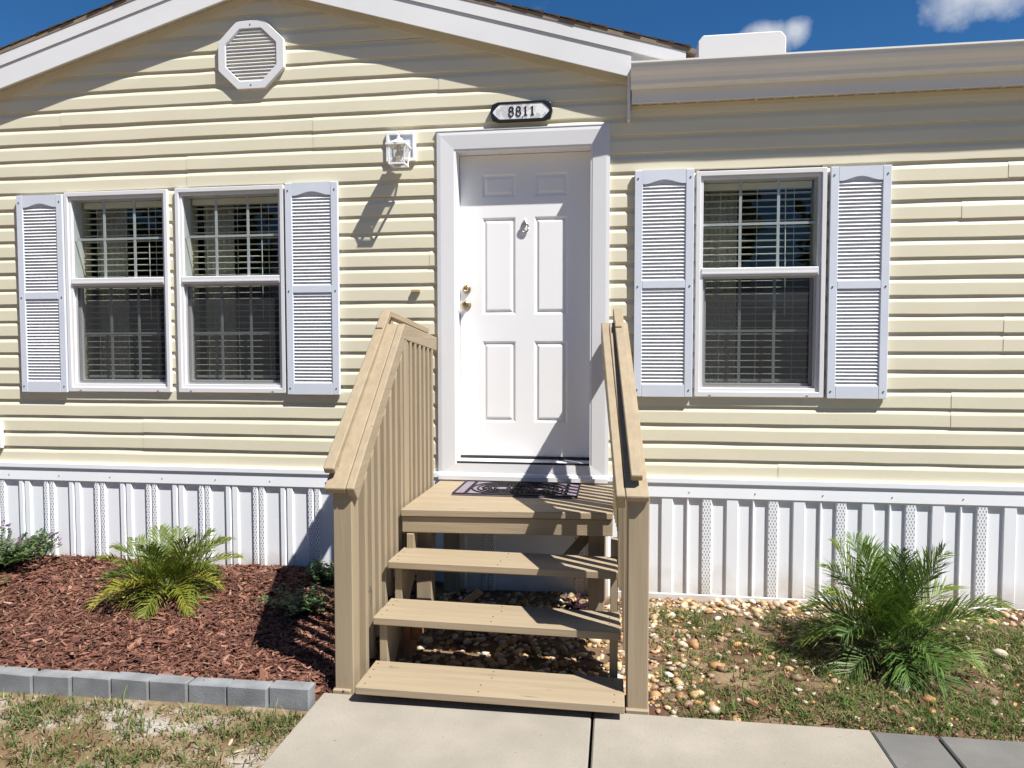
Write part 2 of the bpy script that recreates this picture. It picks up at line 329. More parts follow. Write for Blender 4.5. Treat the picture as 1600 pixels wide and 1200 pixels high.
# ------------------------------------------------------------------ house
H = thing('house', 'cream lap-sided single-storey house with white gable trim, skirting and shutters', 'house')
C = .1143; ZL = 2.725                                  # course height, lip of course 0
RX, RZ, SL = -1.77, 4.0, .29                            # gable centre, soffit height at centre, slope
EX0, EX1 = -4.23, .69                                   # ends of the gable rakes
HX0, HX1 = -5.2, 5.2
WINS = [(-3.281, -2.488, 1.30, 2.713), (-2.429, -1.632, 1.30, 2.716), (1.098, 1.876, 1.298, 2.706)]
DOOR = (-.450, .453, .842, 2.905)                       # clear opening
holes = [(a + .04, b - .04, c + .055, d - .04) for a, b, c, d in WINS] + [DOOR]
zs = lambda x: RZ + .02 - SL * abs(x - RX)
# sheathing behind the siding, open at the windows and the door
wb = MB()
xs = sorted({HX0, HX1} | {h[0] for h in holes} | {h[1] for h in holes}); zz = sorted({.62, 3.13} | {h[2] for h in holes} | {h[3] for h in holes})
for i in range(len(xs) - 1):
    for j in range(len(zz) - 1):
        cx, cz = (xs[i] + xs[i + 1]) / 2, (zz[j] + zz[j + 1]) / 2
        if not any(h[0] < cx < h[1] and h[2] < cz < h[3] for h in holes): wb.box(xs[i], xs[i + 1], .003, .10, zz[j], zz[j + 1])
wb.prism([(EX0, 3.13), (EX1, 3.13), (EX1, zs(EX1)), (RX, zs(RX)), (EX0, zs(EX0))], XZ, .003, .10)
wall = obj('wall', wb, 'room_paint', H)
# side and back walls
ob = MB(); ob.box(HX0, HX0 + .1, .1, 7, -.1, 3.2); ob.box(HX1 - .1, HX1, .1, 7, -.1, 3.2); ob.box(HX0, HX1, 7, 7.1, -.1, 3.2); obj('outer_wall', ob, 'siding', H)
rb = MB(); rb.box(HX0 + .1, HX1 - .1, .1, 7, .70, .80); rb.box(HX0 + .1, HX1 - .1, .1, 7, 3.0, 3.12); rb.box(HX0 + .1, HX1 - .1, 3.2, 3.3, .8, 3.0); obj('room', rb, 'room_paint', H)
# lap siding: one plank per course and run, Dutch-lap profile (y, z from the lip)
PROF = [(.002, 0), (-.0125, 0), (-.0140, .003), (-.0135, .072), (-.0115, .080), (-.006, .092), (-.002, .104), (-.0005, .118), (.002, .118)]
def plank(x0, x1, zl, proud=0., slope=False):
    n = len(PROF); mb = MB(); v = []; ns = max(2, int((x1 - x0) / .22) + 1); ph = random.uniform(0, 6)
    for st in range(ns):
        f = st / (ns - 1); wy = 0 if st in (0, ns - 1) else random.uniform(-.0016, .0010); wz = random.uniform(-.0018, .0018) + .002 * math.sin(x0 + (x1 - x0) * f * 1.3 + ph)
        for y, z in PROF:
            a, b = x0, x1
            if slope: lim = (RZ + .05 - (zl + z)) / SL; a, b = max(x0, RX - lim), min(x1, RX + lim)
            v.append((a + (b - a) * f, y - proud + (wy if y < 0 else 0), zl + z + wz * (1 if z < .09 else 0)))
    mb.add(v, [tuple(range(n)), tuple(range((ns - 1) * n, ns * n))] + [(k * n + i, k * n + (i + 1) % n, (k + 1) * n + (i + 1) % n, (k + 1) * n + i) for k in range(ns - 1) for i in range(n)])
    obj('siding_plank', mb, 'siding', wall)
SEAMS = {-1: -2.345, 0: -2.345, -3: -1.42, -2: -1.42, 15: -2.72, 16: -2.72, 14: 2.62, 13: 2.62, 9: 2.9, 10: 2.9, 5: -.62, 3: 2.65, -5: -.55, -4: -3.3, 17: 1.62, 1: 2.9}
for k in range(17, -12, -1):
    zl = ZL - C * k; zt = zl + C
    if zl > 3.10: runs = [(EX0, EX1)]
    else:
        cuts = sorted((h[0] - .02, h[1] + .02) for h in holes if h[2] < zt - .012 and h[3] > zl + .004); runs = []; x = HX0
        for a, b in cuts: runs.append((x, a)); x = b
        runs.append((x, HX1))
    for a, b in runs:
        sx = SEAMS.get(k)
        dz = random.uniform(-.0015, .0015)
        if sx and a < sx < b: plank(a, sx + .012, zl + dz, 0, zl > 3.1); plank(sx, b, zl + dz, .0022, zl > 3.1)
        elif zl > 3.1:
            if (RZ + .05 - zl) / SL > .15: plank(a, b, zl + dz, 0, True)
        else: plank(a, b, zl + dz)

# rakes, soffit, roof
def rake(name, d0, d1, y0, y1, xa, xb, m, parent=H):
    """sloped board along both rakes between heights d0..d1 above the soffit line: one object for each side"""
    for a, b in ((xa, RX), (RX, xb)):
        mb = MB(); mb.prism([(a, zs(a) + d0), (b, zs(b) + d0), (b, zs(b) + d1), (a, zs(a) + d1)], XZ, y0, y1); obj(name, mb, m, parent)
rake('rake_fascia', -.022, .125, -.098, -.084, EX0, EX1, 'fascia_white')
rake('rake_trim', .127, .205, -.105, -.0845, EX0 - .35, 1.02, 'fascia_white')
rake('rake_frieze', -.052, -.002, -.030, -.001, EX0, EX1, 'trim_cream')
for a, b in ((EX0, RX), (RX, EX1)):
    mb = MB(); mb.prism([(a, zs(a)), (b, zs(b)), (b, zs(b) + .012), (a, zs(a) + .012)], XZ, -.0835, .0025)
    n = int((b - a) / .085)
    for i in range(n):                           # raised folds of the vented soffit
        x = a + (b - a) * (i + .5) / n; mb.prism([(x - .007, zs(x - .007) - .006), (x + .007, zs(x + .007) - .006), (x + .007, zs(x + .007) + .002), (x - .007, zs(x - .007) + .002)], XZ, -.083, .002)
    obj('rake_soffit', mb, 'soffit_cream', H)
roof = MB()
for a, b in ((-4.7, RX), (RX, 1.08)): roof.prism([(a, zs(a) + .206), (b, zs(b) + .206), (b, zs(b) + .232), (a, zs(a) + .232)], XZ, -.108, 4.2)
for x0, x1 in ((HX0 - .2, EX0 - .01), (EX1 + .01, HX1 + .2)):
    roof.hexa([(x0, -.09, 3.315), (x1, -.09, 3.315), (x0, 4.2, 4.53), (x1, 4.2, 4.53), (x0, -.09, 3.335), (x1, -.09, 3.335), (x0, 4.2, 4.55), (x1, 4.2, 4.55)])
roof.hexa([(HX0 - .2, 4.2, 4.53), (HX1 + .2, 4.2, 4.53), (HX0 - .2, 7.3, 3.3), (HX1 + .2, 7.3, 3.3), (HX0 - .2, 4.2, 4.55), (HX1 + .2, 4.2, 4.55), (HX0 - .2, 7.3, 3.32), (HX1 + .2, 7.3, 3.32)])
roofo = obj('roof', roof, 'shingle_edge', H)
for sgn in (-1, 1):                              # shingle tabs lapping along each rake edge
    x = RX + sgn * .02; k = 0
    while RX - 2.9 < x < 1.0:
        w = .10; x2 = x + sgn * w; d = random.uniform(-.012, .006); t = random.uniform(.005, .010)
        a, b = min(x, x2), max(x, x2)
        za, zb = zs(a) + .233, zs(b) + .233
        lift = .006
        mb = MB().hexa([(a, -.113 + d * .5, za + (lift if sgn > 0 else 0)), (b, -.113 + d * .5, zb + (0 if sgn > 0 else lift)), (a, .35, za + .004), (b, .35, zb + .004),
                        (a, -.113 + d * .5, za + t + (0 if sgn > 0 else lift)), (b, -.113 + d * .5, zb + t + (lift if sgn > 0 else 0)), (a, .35, za + t + .004), (b, .35, zb + t + .004)])
        obj('shingle', mb, 'shingle', roofo); x = x2; k += 1
# eaves and gutters on both sides of the gable
def eave(x0, x1, capx):
    obj('eave_fascia', MB().box(x0, x1, -.0880, -.0735, 3.125, 3.312), 'gutter_white', H)
    mb = MB().box(x0, x1, -.0735, .0025, 3.135, 3.147)
    n = int((x1 - x0) / .115)
    for i in range(n): x = x0 + (i + .5) * (x1 - x0) / n; mb.box(x - .012, x + .012, -.072, .001, 3.129, 3.136)
    obj('eave_soffit', mb, 'soffit_cream', H)
    P = [(-.0885, 3.205), (-.135, 3.205), (-.146, 3.218), (-.152, 3.240), (-.165, 3.262), (-.186, 3.285), (-.196, 3.305), (-.198, 3.325), (-.206, 3.327), (-.206, 3.337), (-.190, 3.337), (-.190, 3.308), (-.160, 3.268), (-.140, 3.215), (-.0925, 3.212), (-.0925, 3.325), (-.0885, 3.325)]
    gt = obj('gutter', MB().prism(P, YZ, x0, x1), 'gutter_white', H)
    obj('end_cap', MB().prism(P[:10] + [(-.0885, 3.337)], YZ, capx - .003, capx + .003), 'gutter_white', gt)
    obj('frieze', MB().box(x0, x1, -.024, -.0015, 3.105, 3.128), 'trim_cream', H)
obj('rake_return', MB().prism([(EX1 - .02, 3.29), (1.02, 3.29), (1.02, zs(1.02) + .127), (EX1 - .02, zs(EX1 - .02) + .127)], XZ, -.0835, -.0745), 'fascia_white', H)
eave(EX1 + .004, HX1 + .15, EX1 + .001); eave(HX0 - .15, EX0 - .004, EX0 - .001)
obj('corner_trim', MB().box(EX1 - .022, EX1 - .003, -.082, -.002, 3.03, 3.30), 'gutter_white', H)
rv = MB().prism([(1.148, 3.50), (1.725, 3.50), (1.725, 3.692), (1.692, 3.732), (1.182, 3.732), (1.148, 3.690)], XZ, .44, .78); rvo = obj('roof_vent', rv, 'fascia_white', H, bevel=.006)

# gable vent: octagonal frame with slats
VX, VZ, VW, VH = -1.846, 3.588, .236, .226
octo = lambda s, dz=0: [(VX + s * a * VW, VZ + s * b * VH) for a, b in ((-.42, -1), (.42, -1), (1, -.42), (1, .42), (.42, 1), (-.42, 1), (-1, .42), (-1, -.42))]
gv = obj('gable_vent', MB().ring(octo(1), octo(.77), XZ, -.040, -.002), 'white_vinyl', H, bevel=.003)
obj('back_panel', MB().prism(octo(.80), XZ, -.008, -.003), 'louver_white', gv)
for i in range(15):
    z = VZ - VH * .77 + (i + .5) * VH * 1.54 / 15; hw = min(VW * .77, VW * .77 * (.42 + .58 * (1 - abs(z - VZ) / (VH * .77)) / .58) if abs(z - VZ) > VH * .77 * .42 else VW * .77)
    obj('slat', MB().prism([(-.012, .011), (-.034, -.006), (-.033, -.010), (-.009, -.003)], lambda u, w, t: (t, u, z + w), VX - hw + .004, VX + hw - .004), 'louver_white', gv)
for s in (-1, 1): obj('screw', MB().lathe((VX, -.0425, VZ + s * VH * .885), [(.005, 0), (.005, .003)], 8), 'steel', gv)

# skirting
sk = obj('skirting', MB().box(HX0, HX1, -.012, .10, -.08, .655), 'skirt_white', H)
obj('top_trim', MB().prism([(-.013, .648), (-.030, .648), (-.033, .655), (-.030, .740), (-.040, .747), (-.040, .776), (-.034, .781), (-.002, .781), (-.002, .70), (-.013, .70)], YZ, HX0, HX1), 'skirt_white', sk)
obj('bottom_track', MB().prism([(-.013, -.05), (-.042, -.05), (-.042, .028), (-.036, .032), (-.034, .012), (-.013, .012)], YZ, .60, HX1), 'skirt_white', sk)
def skirt_mesh(bars, per, name):
    """corrugated sheet: bars = (x0, x1, perforated) raised by 14 mm"""
    mb = MB(); x = 0
    def strip(pts, mi=0):
        for (xa, ya), (xb, yb) in zip(pts, pts[1:]):
            mb.add([(xa, ya, -.06), (xb, yb, -.06), (xb, yb, .652), (xa, ya, .652)], [(0, 1, 2, 3)], mi)
    yb, yf = -.0145, -.0285
    for a, b, p in bars:
        strip([(x, yb), (a, yb), (a + .004, yf)]); strip([(a + .004, yf), (b - .010, yf)], 1 if p else 0); strip([(b - .010, yf), (b, yb)]); x = b
    strip([(x, yb), (per, yb)])
    me = mesh_of(mb, name, Vector(), 0, False, ('skirt_white', 'skirt_perforated')); return me
PER = .405
mL = skirt_mesh([(.02, .062, 0), (.068, .118, 0), (.222, .264, 1), (.270, .315, 1)], PER, 'skirt_panel')
mR = skirt_mesh([(.01, .078, 1), (.160, .240, 0), (.318, .338, 0)], PER, 'skirt_panel')
x = -3.735 - 3 * PER
while x < -.3: inst('skirt_panel', mL, (x, 0, 0), sk); x += PER
x = 1.550 - 3 * PER
while x < HX1 - .2: inst('skirt_panel', mR, (x, 0, 0), sk); x += PER
for i in range(26): obj('screw', MB().lathe((-5 + i * .405, -.0355, .690), [(.004, 0), (.004, .003)], 6), 'steel', sk)

# windows
def window(x0, x1, z0, z1, wide):
    w = obj('window', MB().ring(rect(x0, x1, z0, z1), rect(x0 + .028, x1 - .028, z0 + .034, z1 - .030), XZ, -.034, .06), 'white_vinyl', H, bevel=.003)
    obj('inner_frame', MB().ring(rect(x0 + .0285, x1 - .0285, z0 + .0345, z1 - .0305), rect(x0 + .046, x1 - .046, z0 + .056, z1 - .050), XZ, -.020, .085), 'white_vinyl', w, bevel=.002)
    gx0, gx1 = x0 + .046, x1 - .046; gz0, gz1 = z0 + .056, z1 - .050; zm = z0 + .782
    obj('meeting_rail', MB().box(gx0 - .01, gx1 + .01, -.027, .030, zm - .026, zm + .026), 'white_vinyl', w, bevel=.004)
    obj('meeting_lip', MB().box(gx0 - .006, gx1 + .006, -.031, -.0275, zm - .012, zm - .004), 'white_vinyl', w)
    obj('pane', MB().box(gx0, gx1, .002, .006, zm + .026, gz1), 'glass', w)
    lo = obj('lower_sash', MB().ring(rect(gx0 + .001, gx1 - .001, gz0 + .001, zm - .027), rect(gx0 + .026, gx1 - .026, gz0 + .030, zm - .034), XZ, .026, .058), 'white_vinyl', w, bevel=.002)
    obj('pane', MB().box(gx0 + .026, gx1 - .026, .040, .044, gz0 + .030, zm - .034), 'glass', w)
    for (a, b, c, d, y) in ((gx0, gx1, zm + .026, gz1, .010), (gx0 + .026, gx1 - .026, gz0 + .030, zm - .034, .048)):
        for i in (1, 2): xm = a + (b - a) * i / 3; obj('muntin', MB().box(xm - .0085, xm + .0085, y, y + .006, c, d), 'white_vinyl', w)
        zc = (c + d) / 2; obj('muntin', MB().box(a, b, y - .0005, y + .0055, zc - .0075, zc + .0075), 'white_vinyl', w)
    obj('screen_frame', MB().ring(rect(gx0 + .001, gx1 - .001, gz0 + .001, zm - .027), rect(gx0 + .014, gx1 - .014, gz0 + .014, zm - .040), XZ, .0035, .014), 'aluminium', w)
    obj('insect_screen', MB().box(gx0 + .014, gx1 - .014, .008, .0088, gz0 + .014, zm - .040), 'insect_mesh', w)
    for s in (gx0 + .05, gx1 - .05): obj('weep_cover', MB().box(s - .006, s + .006, -.0365, -.0342, z0 + .010, z0 + .016), 'aluminium', w)
    rm = MB(); rm.ring(rect(x0 + .03, x1 - .03, z0 + .04, z1 - .03), rect(x0 + .045, x1 - .045, z0 + .055, z1 - .045), XZ, .0855, .17); obj('reveal', rm, 'trim_cream', w)
for a in WINS: window(*a, False)
# blinds and curtains behind the panes
for (x0, x1, z0, z1), lab, lc in zip(WINS, ('white slatted blind inside the paired window farther from the door', 'white slatted blind inside the paired window nearer the lantern', 'white slatted blind inside the lone window between two shutters'),
                        ('pale gathered curtain behind the blind of the paired window farther from the door', 'pale gathered curtain behind the blind of the paired window nearer the lantern', 'pale gathered curtain behind the blind of the lone window between two shutters')):
    bl = thing('venetian_blind', lab, 'blind', ((x0 + x1) / 2, .112, z0 + .06), 'blinds inside the windows')
    a, b = x0 + .058, x1 - .058
    obj('head_rail', MB().box(a, b, .090, .135, z1 - .095, z1 - .052), 'blind_slat', bl)
    n = int((z1 - z0 - .20) / .0425)
    mb = MB(); mb.prism([(-.024, .0035), (-.008, .0062), (.010, .0055), (.024, -.0005), (.0235, -.0025), (.010, .0035), (-.008, .0042), (-.0235, .0015)], YZ, a, b)
    me = mesh_of(mb, 'slat', Vector(((a + b) / 2, 0, 0)), 0, False, ('blind_slat',))
    for i in range(n):
        o = inst('slat', me, ((a + b) / 2, .112, z1 - .12 - i * .0425), bl); o.rotation_euler = (R(random.uniform(4, 9)), R(random.uniform(-.25, .25)), 0)
    obj('bottom_rail', MB().box(a, b, .097, .127, z1 - .12 - n * .0425 - .006, z1 - .12 - n * .0425 + .012), 'blind_slat', bl)
    for f in (.16, .5, .84):
        xx = a + (b - a) * f; obj('ladder_cord', MB().box(xx - .0012, xx + .0012, .0855, .0870, z1 - .12 - n * .0425, z1 - .08), 'blind_slat', bl)
    obj('tilt_wand', MB().tube([(b - .16, .0825, z1 - .09), (b - .155, .080, z1 - .9)], .003, 6), 'blind_slat', bl)
    cu = MB(); nf = 26; wv = []
    for zc in (z0 + .02, z1 - .05):
        for i in range(nf + 1): wv.append((x0 + .05 + .24 * i / nf, .245 + .022 * math.sin(i * 1.35), zc))
    cu.add(wv, [(i, i + 1, nf + 2 + i, nf + 1 + i) for i in range(nf)])
    co = obj('curtain', cu, 'curtain', None, smooth=True, origin=(x0 + .17, .245, z0 + .02)); tag(co, lc, 'curtain', 'curtains inside the windows')

# shutters
def shutter(x0, x1, z0, z1, label):
    st = .050; cx = (x0 + x1) / 2; zu0, zu1 = z1 - .690, z1 - .086; zl0, zl1 = z0 + .078, z1 - .738
    s = obj('shutter', MB().box(x0 + .008, x1 - .008, -.0195, -.0145, z0 + .008, z1 - .008), 'shutter_white', H); s['label'] = label
    for a, b in ((x0, x0 + st), (x1 - st, x1)): obj('stile', MB().box(a, b, -.044, -.0200, z0, z1), 'shutter_white', s, bevel=.003)
    xa, xb = x0 + st + .0005, x1 - st - .0005
    obj('bottom_rail', MB().box(xa, xb, -.0436, -.0201, z0, zl0), 'shutter_white', s, bevel=.002)
    obj('middle_rail', MB().box(xa, xb, -.0436, -.0201, zl1, zu0), 'shutter_white', s, bevel=.002)
    arch = [(xa, z1), (xa, zu1)]
    for i in range(17):
        t = i / 16; arch.append((xa + (xb - xa) * (.06 + .88 * t), zu1 + .026 * max(0, math.sin(math.pi * t)) ** 1.6))
    arch += [(xb, zu1), (xb, z1)]
    obj('top_rail', MB().prism(arch, XZ, -.0436, -.0201), 'shutter_white', s)
    P = [(-.0200, .0205), (-.0225, .0205), (-.0385, .0045), (-.0385, .0020), (-.0200, .0035)]
    me = mesh_of(MB().prism(P, YZ, -(xb - xa) / 2 - .001, (xb - xa) / 2 + .001), 'louver', Vector(), 0, False, ('louver_white',))
    for a, b, n in ((zu0, zu1, 27), (zl0, zl1, 27)):
        for i in range(n): inst('louver', me, (cx, 0, a + (b - a) * i / n), s)
    sm = mesh_of(MB().lathe((0, 0, 0), [(.0055, -.003), (.0055, 0)], 8), 'screw', Vector(), 0, False, ('steel',))
    for xx in (x0 + .022, x1 - .022):
        for z in (z0 + .045, (zl1 + zu0) / 2 - .012, z1 - .05): inst('screw', sm, (xx, -.0442, z), s)
shutter(-3.650, -3.286, 1.294, 2.700, 'louvered shutter farthest from the door')
shutter(-1.617, -1.243, 1.292, 2.722, 'louvered shutter between paired windows and lantern')
shutter(.718, 1.084, 1.296, 2.722, 'louvered shutter between door and lone window')
shutter(1.892, 2.242, 1.294, 2.704, 'louvered shutter on the far side of the lone window')

# door
cz0, cz1 = .763, 3.020
cas = MB()
def casing_piece(a, b, c, d):
    """mitred casing board: outer corners a,b, inner corners c,d (x,z); flat outer edge then sloping inwards"""
    mid = lambda p, q, t: (p[0] + (q[0] - p[0]) * t, p[1] + (q[1] - p[1]) * t)
    m0, m1 = mid(a, d, .22), mid(b, c, .22)
    v = [(a[0], -.030, a[1]), (b[0], -.030, b[1]), (m1[0], -.033, m1[1]), (m0[0], -.033, m0[1]), (c[0], -.0285, c[1]), (d[0], -.0285, d[1]),
         (a[0], .002, a[1]), (b[0], .002, b[1]), (c[0], .002, c[1]), (d[0], .002, d[1])]
    return MB().add(v, [(0, 1, 2, 3), (3, 2, 4, 5), (0, 6, 7, 1), (4, 8, 9, 5), (6, 9, 8, 7), (0, 3, 5, 9, 6), (1, 7, 8, 4, 2)])
OX0, OX1 = -.564, .563; IX0, IX1, IZ0, IZ1 = DOOR
dc = obj('door_casing', casing_piece((OX0, cz1), (OX1, cz1), (IX1, IZ1), (IX0, IZ1)), 'white_vinyl', H)
for q in (((OX0, cz0), (OX0, cz1), (IX0, IZ1), (IX0, IZ0)), ((OX1, cz1), (OX1, cz0), (IX1, IZ0), (IX1, IZ1)), ((OX1, cz0), (OX0, cz0), (IX0, IZ0), (IX1, IZ0))):
    obj('casing_board', casing_piece(*q), 'white_vinyl', dc)
obj('head_cap', MB().prism([(-.002, 3.0205), (-.0335, 3.0205), (-.0335, 3.026), (-.002, 3.036)], YZ, OX0 - .006, OX1 + .006), 'white_vinyl', dc)
YD = .092
jm = MB(); jm.box(IX0 - .02, IX0 + .012, -.024, .16, IZ0, IZ1); jm.box(IX1 - .012, IX1 + .02, -.024, .16, IZ0, IZ1); jm.box(IX0 + .012, IX1 - .012, -.024, .16, IZ1 - .012, IZ1 + .02)
obj('jamb', jm, 'door_white', dc)
th = obj('threshold', MB().prism([(-.016, .820), (-.016, .846), (.02, .858), (YD + .05, .866), (YD + .05, .820)], YZ, IX0 + .0125, IX1 - .0125), 'white_vinyl', dc)
obj('sweep', MB().box(IX0 + .0135, IX1 - .0135, YD - .012, YD + .03, .8665, .878), 'dark_rubber', dc)
obj('sill_edge', MB().box(IX0 + .0128, IX1 - .0128, -.0262, -.0165, .8432, .856), 'dark_rubber', dc)
obj('sill_board', MB().box(OX0 + .004, OX1 - .004, -.050, -.0405, .735, .762), 'white_vinyl', dc)
DX0, DX1, DZ0, DZ1 = IX0 + .014, IX1 - .014, .880, IZ1 - .014
px = [(-.287, -.058), (.064, .289)]; pz = [(1.108, 1.655), (1.832, 2.478), (2.610, 2.765)]
slab = MB(); gx = sorted([DX0, DX1] + [v for p_ in px for v in p_]); gz = sorted([DZ0, DZ1] + [v for p_ in pz for v in p_])
for i in range(len(gx) - 1):
    for j in range(len(gz) - 1):
        if i in (1, 3) and j in (1, 3, 5): continue
        slab.add([(gx[i], YD, gz[j]), (gx[i + 1], YD, gz[j]), (gx[i + 1], YD, gz[j + 1]), (gx[i], YD, gz[j + 1])], [(0, 1, 2, 3)])
slab.box(DX0, DX1, YD + .012, YD + .044, DZ0, DZ1)
slab.ring(rect(DX0, DX1, DZ0, DZ1), rect(DX0 + .001, DX1 - .001, DZ0 + .001, DZ1 - .001), XZ, YD, YD + .012)
door = obj('door', slab, 'door_white', H)
for a, b in px:
    for c, d in pz:
        L_ = []; mb = MB()
        for o_, y in ((0, 0), (.004, .001), (.014, .009), (.022, .009), (.034, .0015), (.040, .001)):
            L_.append([(a + o_, YD + y, c + o_), (b - o_, YD + y, c + o_), (b - o_, YD + y, d - o_), (a + o_, YD + y, d - o_)])
        for p_, q_ in zip(L_, L_[1:]):
            for i in range(4): mb.add([p_[i], p_[(i + 1) % 4], q_[(i + 1) % 4], q_[i]], [(0, 1, 2, 3)])
        mb.add(L_[-1], [(0, 1, 2, 3)]); obj('panel', mb, 'door_white', door)
obj('knob', MB().lathe((-.392, YD, 1.897), [(.031, 0), (.031, -.006), (.016, -.012), (.013, -.034), (.025, -.044), (.029, -.056), (.025, -.067), (.012, -.071)], 20), 'brass', door, smooth=True)
obj('deadbolt', MB().lathe((-.392, YD, 2.004), [(.030, 0), (.030, -.008), (.024, -.020), (.014, -.022), (.013, -.019), (.004, -.019)], 20), 'brass', door, smooth=True)
kn = obj('knocker', MB().lathe((.004, YD, 2.437), [(.010, 0), (.016, -.004), (.016, -.012), (.006, -.016)], 14), 'steel', door, smooth=True)
obj('knocker_ring', MB().tube([(.004 + .024 * math.cos(t), YD - .014 - .004 * math.sin(t), 2.405 + .032 * math.sin(t)) for t in [i * 2 * math.pi / 20 for i in range(21)]], .0055, 8), 'steel', kn, smooth=True)
obj('knocker_finial', MB().tube([(.004, YD - .008, 2.445), (.008, YD - .010, 2.458), (.006, YD - .008, 2.468)], [.006, .004, .001], 8), 'steel', kn)

# ------------------------------------------------------------------ things on the wall
sg = thing('house_number_sign', 'black framed number plaque reading 8811 above the door', 'sign', (-.004, -.02, 3.125))
def plaque(hw, hh, cut, rad): 
    return [(-.004 + x, 3.125 + z) for x, z in ((-hw + cut, -hh), (hw - cut, -hh), (hw - rad, -hh + rad * 1.2), (hw, 0), (hw - rad, hh - rad * 1.2), (hw - cut, hh), (-hw + cut, hh), (-hw + rad, hh - rad * 1.2), (-hw, 0), (-hw + rad, -hh + rad * 1.2))]
obj('frame', MB().ring(plaque(.202, .063, .050, .012), plaque(.184, .047, .046, .020), XZ, -.048, -.0165), 'black_paint', sg, bevel=.004)
obj('plate', MB().prism(plaque(.186, .049, .046, .020), XZ, -.0445, -.020), 'sign_marble', sg)
def digit8(cx, cz):
    mb = MB()
    for zc, rx, rz in ((cz + .0150, .0118, .0135), (cz - .0135, .0142, .0165)):
        n = 24; out = []; inn = []
        for i in range(n):
            t = 2 * math.pi * i / n; w = .0048 + .0036 * abs(math.cos(t))
            out.append((cx + (rx + w / 2) * math.cos(t), zc + (rz + w / 2) * math.sin(t))); inn.append((cx + (rx - w / 2) * math.cos(t), zc + (rz - w / 2) * math.sin(t)))
        mb.ring(out, inn, XZ, -.0475 - (.0003 if zc > cz else 0), -.0440)
    return mb
def digit1(cx, cz):
    P = [(-.011, -.028), (.012, -.028), (.012, -.0245), (.0055, -.0235), (.0055, .029), (.001, .029), (-.011, .022), (-.010, .0190), (-.0035, .0215), (-.0035, -.0235), (-.011, -.0245)]
    return MB().prism([(cx + a, cz + b) for a, b in P], XZ, -.0475, -.0440)
for i, f in enumerate((digit8, digit8, digit1, digit1)): obj('digit', f((-.068, -.021, .024, .068)[i], 3.125), 'black_paint', sg)
obj('mark', MB().box(-.078, -.070, -.0470, -.0440, 3.086, 3.094), 'black_paint', sg); obj('mark', MB().box(.002, .010, -.0470, -.0440, 3.086, 3.091), 'black_paint', sg)

ln = thing('wall_lantern', 'small white glass-sided lantern on a square mounting block', 'lantern', (-.806, -.015, 2.938))
obj('mounting_block', MB().ring(rect(-.907, -.705, 2.838, 3.034), rect(-.885, -.727, 2.860, 3.012), XZ, -.036, -.013), 'lamp_white', ln, bevel=.003)
obj('back_plate', MB().box(-.886, -.726, -.024, -.0145, 2.859, 3.013), 'shutter_white', ln)
lx, ly = -.790, -.135
obj('arm', MB().tube([(lx, -.0245, 2.925), (lx, -.050, 2.950), (lx, -.085, 2.965), (lx, -.115, 2.962), (lx, ly, 2.950)], [.024, .017, .013, .013, .018], 10), 'lamp_white', ln, smooth=True)
obj('cap', MB().lathe((lx, ly, 2.915), [(.070, 0), (.070, .006), (.045, .022), (.022, .034), (.012, .040), (.012, .050), (.005, .056), (.007, .064), (.002, .070)], 4 * 5, 'z'), 'lamp_white', ln)
obj('finial', MB().tube([(lx + .012 * math.cos(t), ly, 2.994 + .012 * math.sin(t)) for t in [i * 2 * math.pi / 14 for i in range(15)]], .0025, 6), 'lamp_white', ln)
cage = MB(); T, B = .060, .046; zt, zb = 2.915, 2.790
for sx in (-1, 1):
    for sy in (-1, 1): cage.tube([(lx + sx * T, ly + sy * T, zt), (lx + sx * B, ly + sy * B, zb)], .0055, 4)
for s_, z in ((T, zt - .004), (B, zb)): cage.ring([(lx - s_ - .007, ly - s_ - .007), (lx + s_ + .007, ly - s_ - .007), (lx + s_ + .007, ly + s_ + .007), (lx - s_ - .007, ly + s_ + .007)], [(lx - s_ + .007, ly - s_ + .007), (lx + s_ - .007, ly - s_ + .007), (lx + s_ - .007, ly + s_ - .007), (lx - s_ + .007, ly + s_ - .007)], lambda u, w, t: (u, w, t), z - .005, z + .006)
obj('cage', cage, 'lamp_white', ln)
for dx, dy in ((0, -1), (0, 1), (-1, 0), (1, 0)):
    q = []
    for s_, z in ((B - .001, zb + .006), (T - .001, zt - .01)):
        for e in (-1, 1): q.append((lx + dx * s_ + (0 if dx else e * s_ * .94), ly + dy * s_ + (0 if dy else e * s_ * .94), z))
    obj('glass_pane', MB().add(q, [(0, 1, 3, 2)]), 'lamp_glass', ln)
obj('bulb', MB().lathe((lx, ly, 2.815), [(.004, 0), (.020, .012), (.026, .030), (.022, .048), (.013, .064), (.012, .098)], 14, 'z'), 'bulb', ln, smooth=True)

db = obj('doorbell', MB().box(-.742, -.682, -.034, -.0145, 1.977, 1.998), 'tan_plastic', None, bevel=.004, origin=(-.711, -.015, 1.987)); tag(db, 'small tan doorbell button on the siding below the lantern', 'doorbell')
oc = thing('outlet_cover', 'small white outlet box low on the siding above the flowering shrub', 'outlet', (-3.90, -.015, .975))
obj('frame', MB().ring(rect(-3.965, -3.836, .882, 1.068), rect(-3.94, -3.861, .907, 1.043), XZ, -.040, -.0135), 'lamp_white', oc, bevel=.003)
obj('cover', MB().box(-3.939, -3.862, -.032, -.0140, .908, 1.042), 'lamp_white', oc)

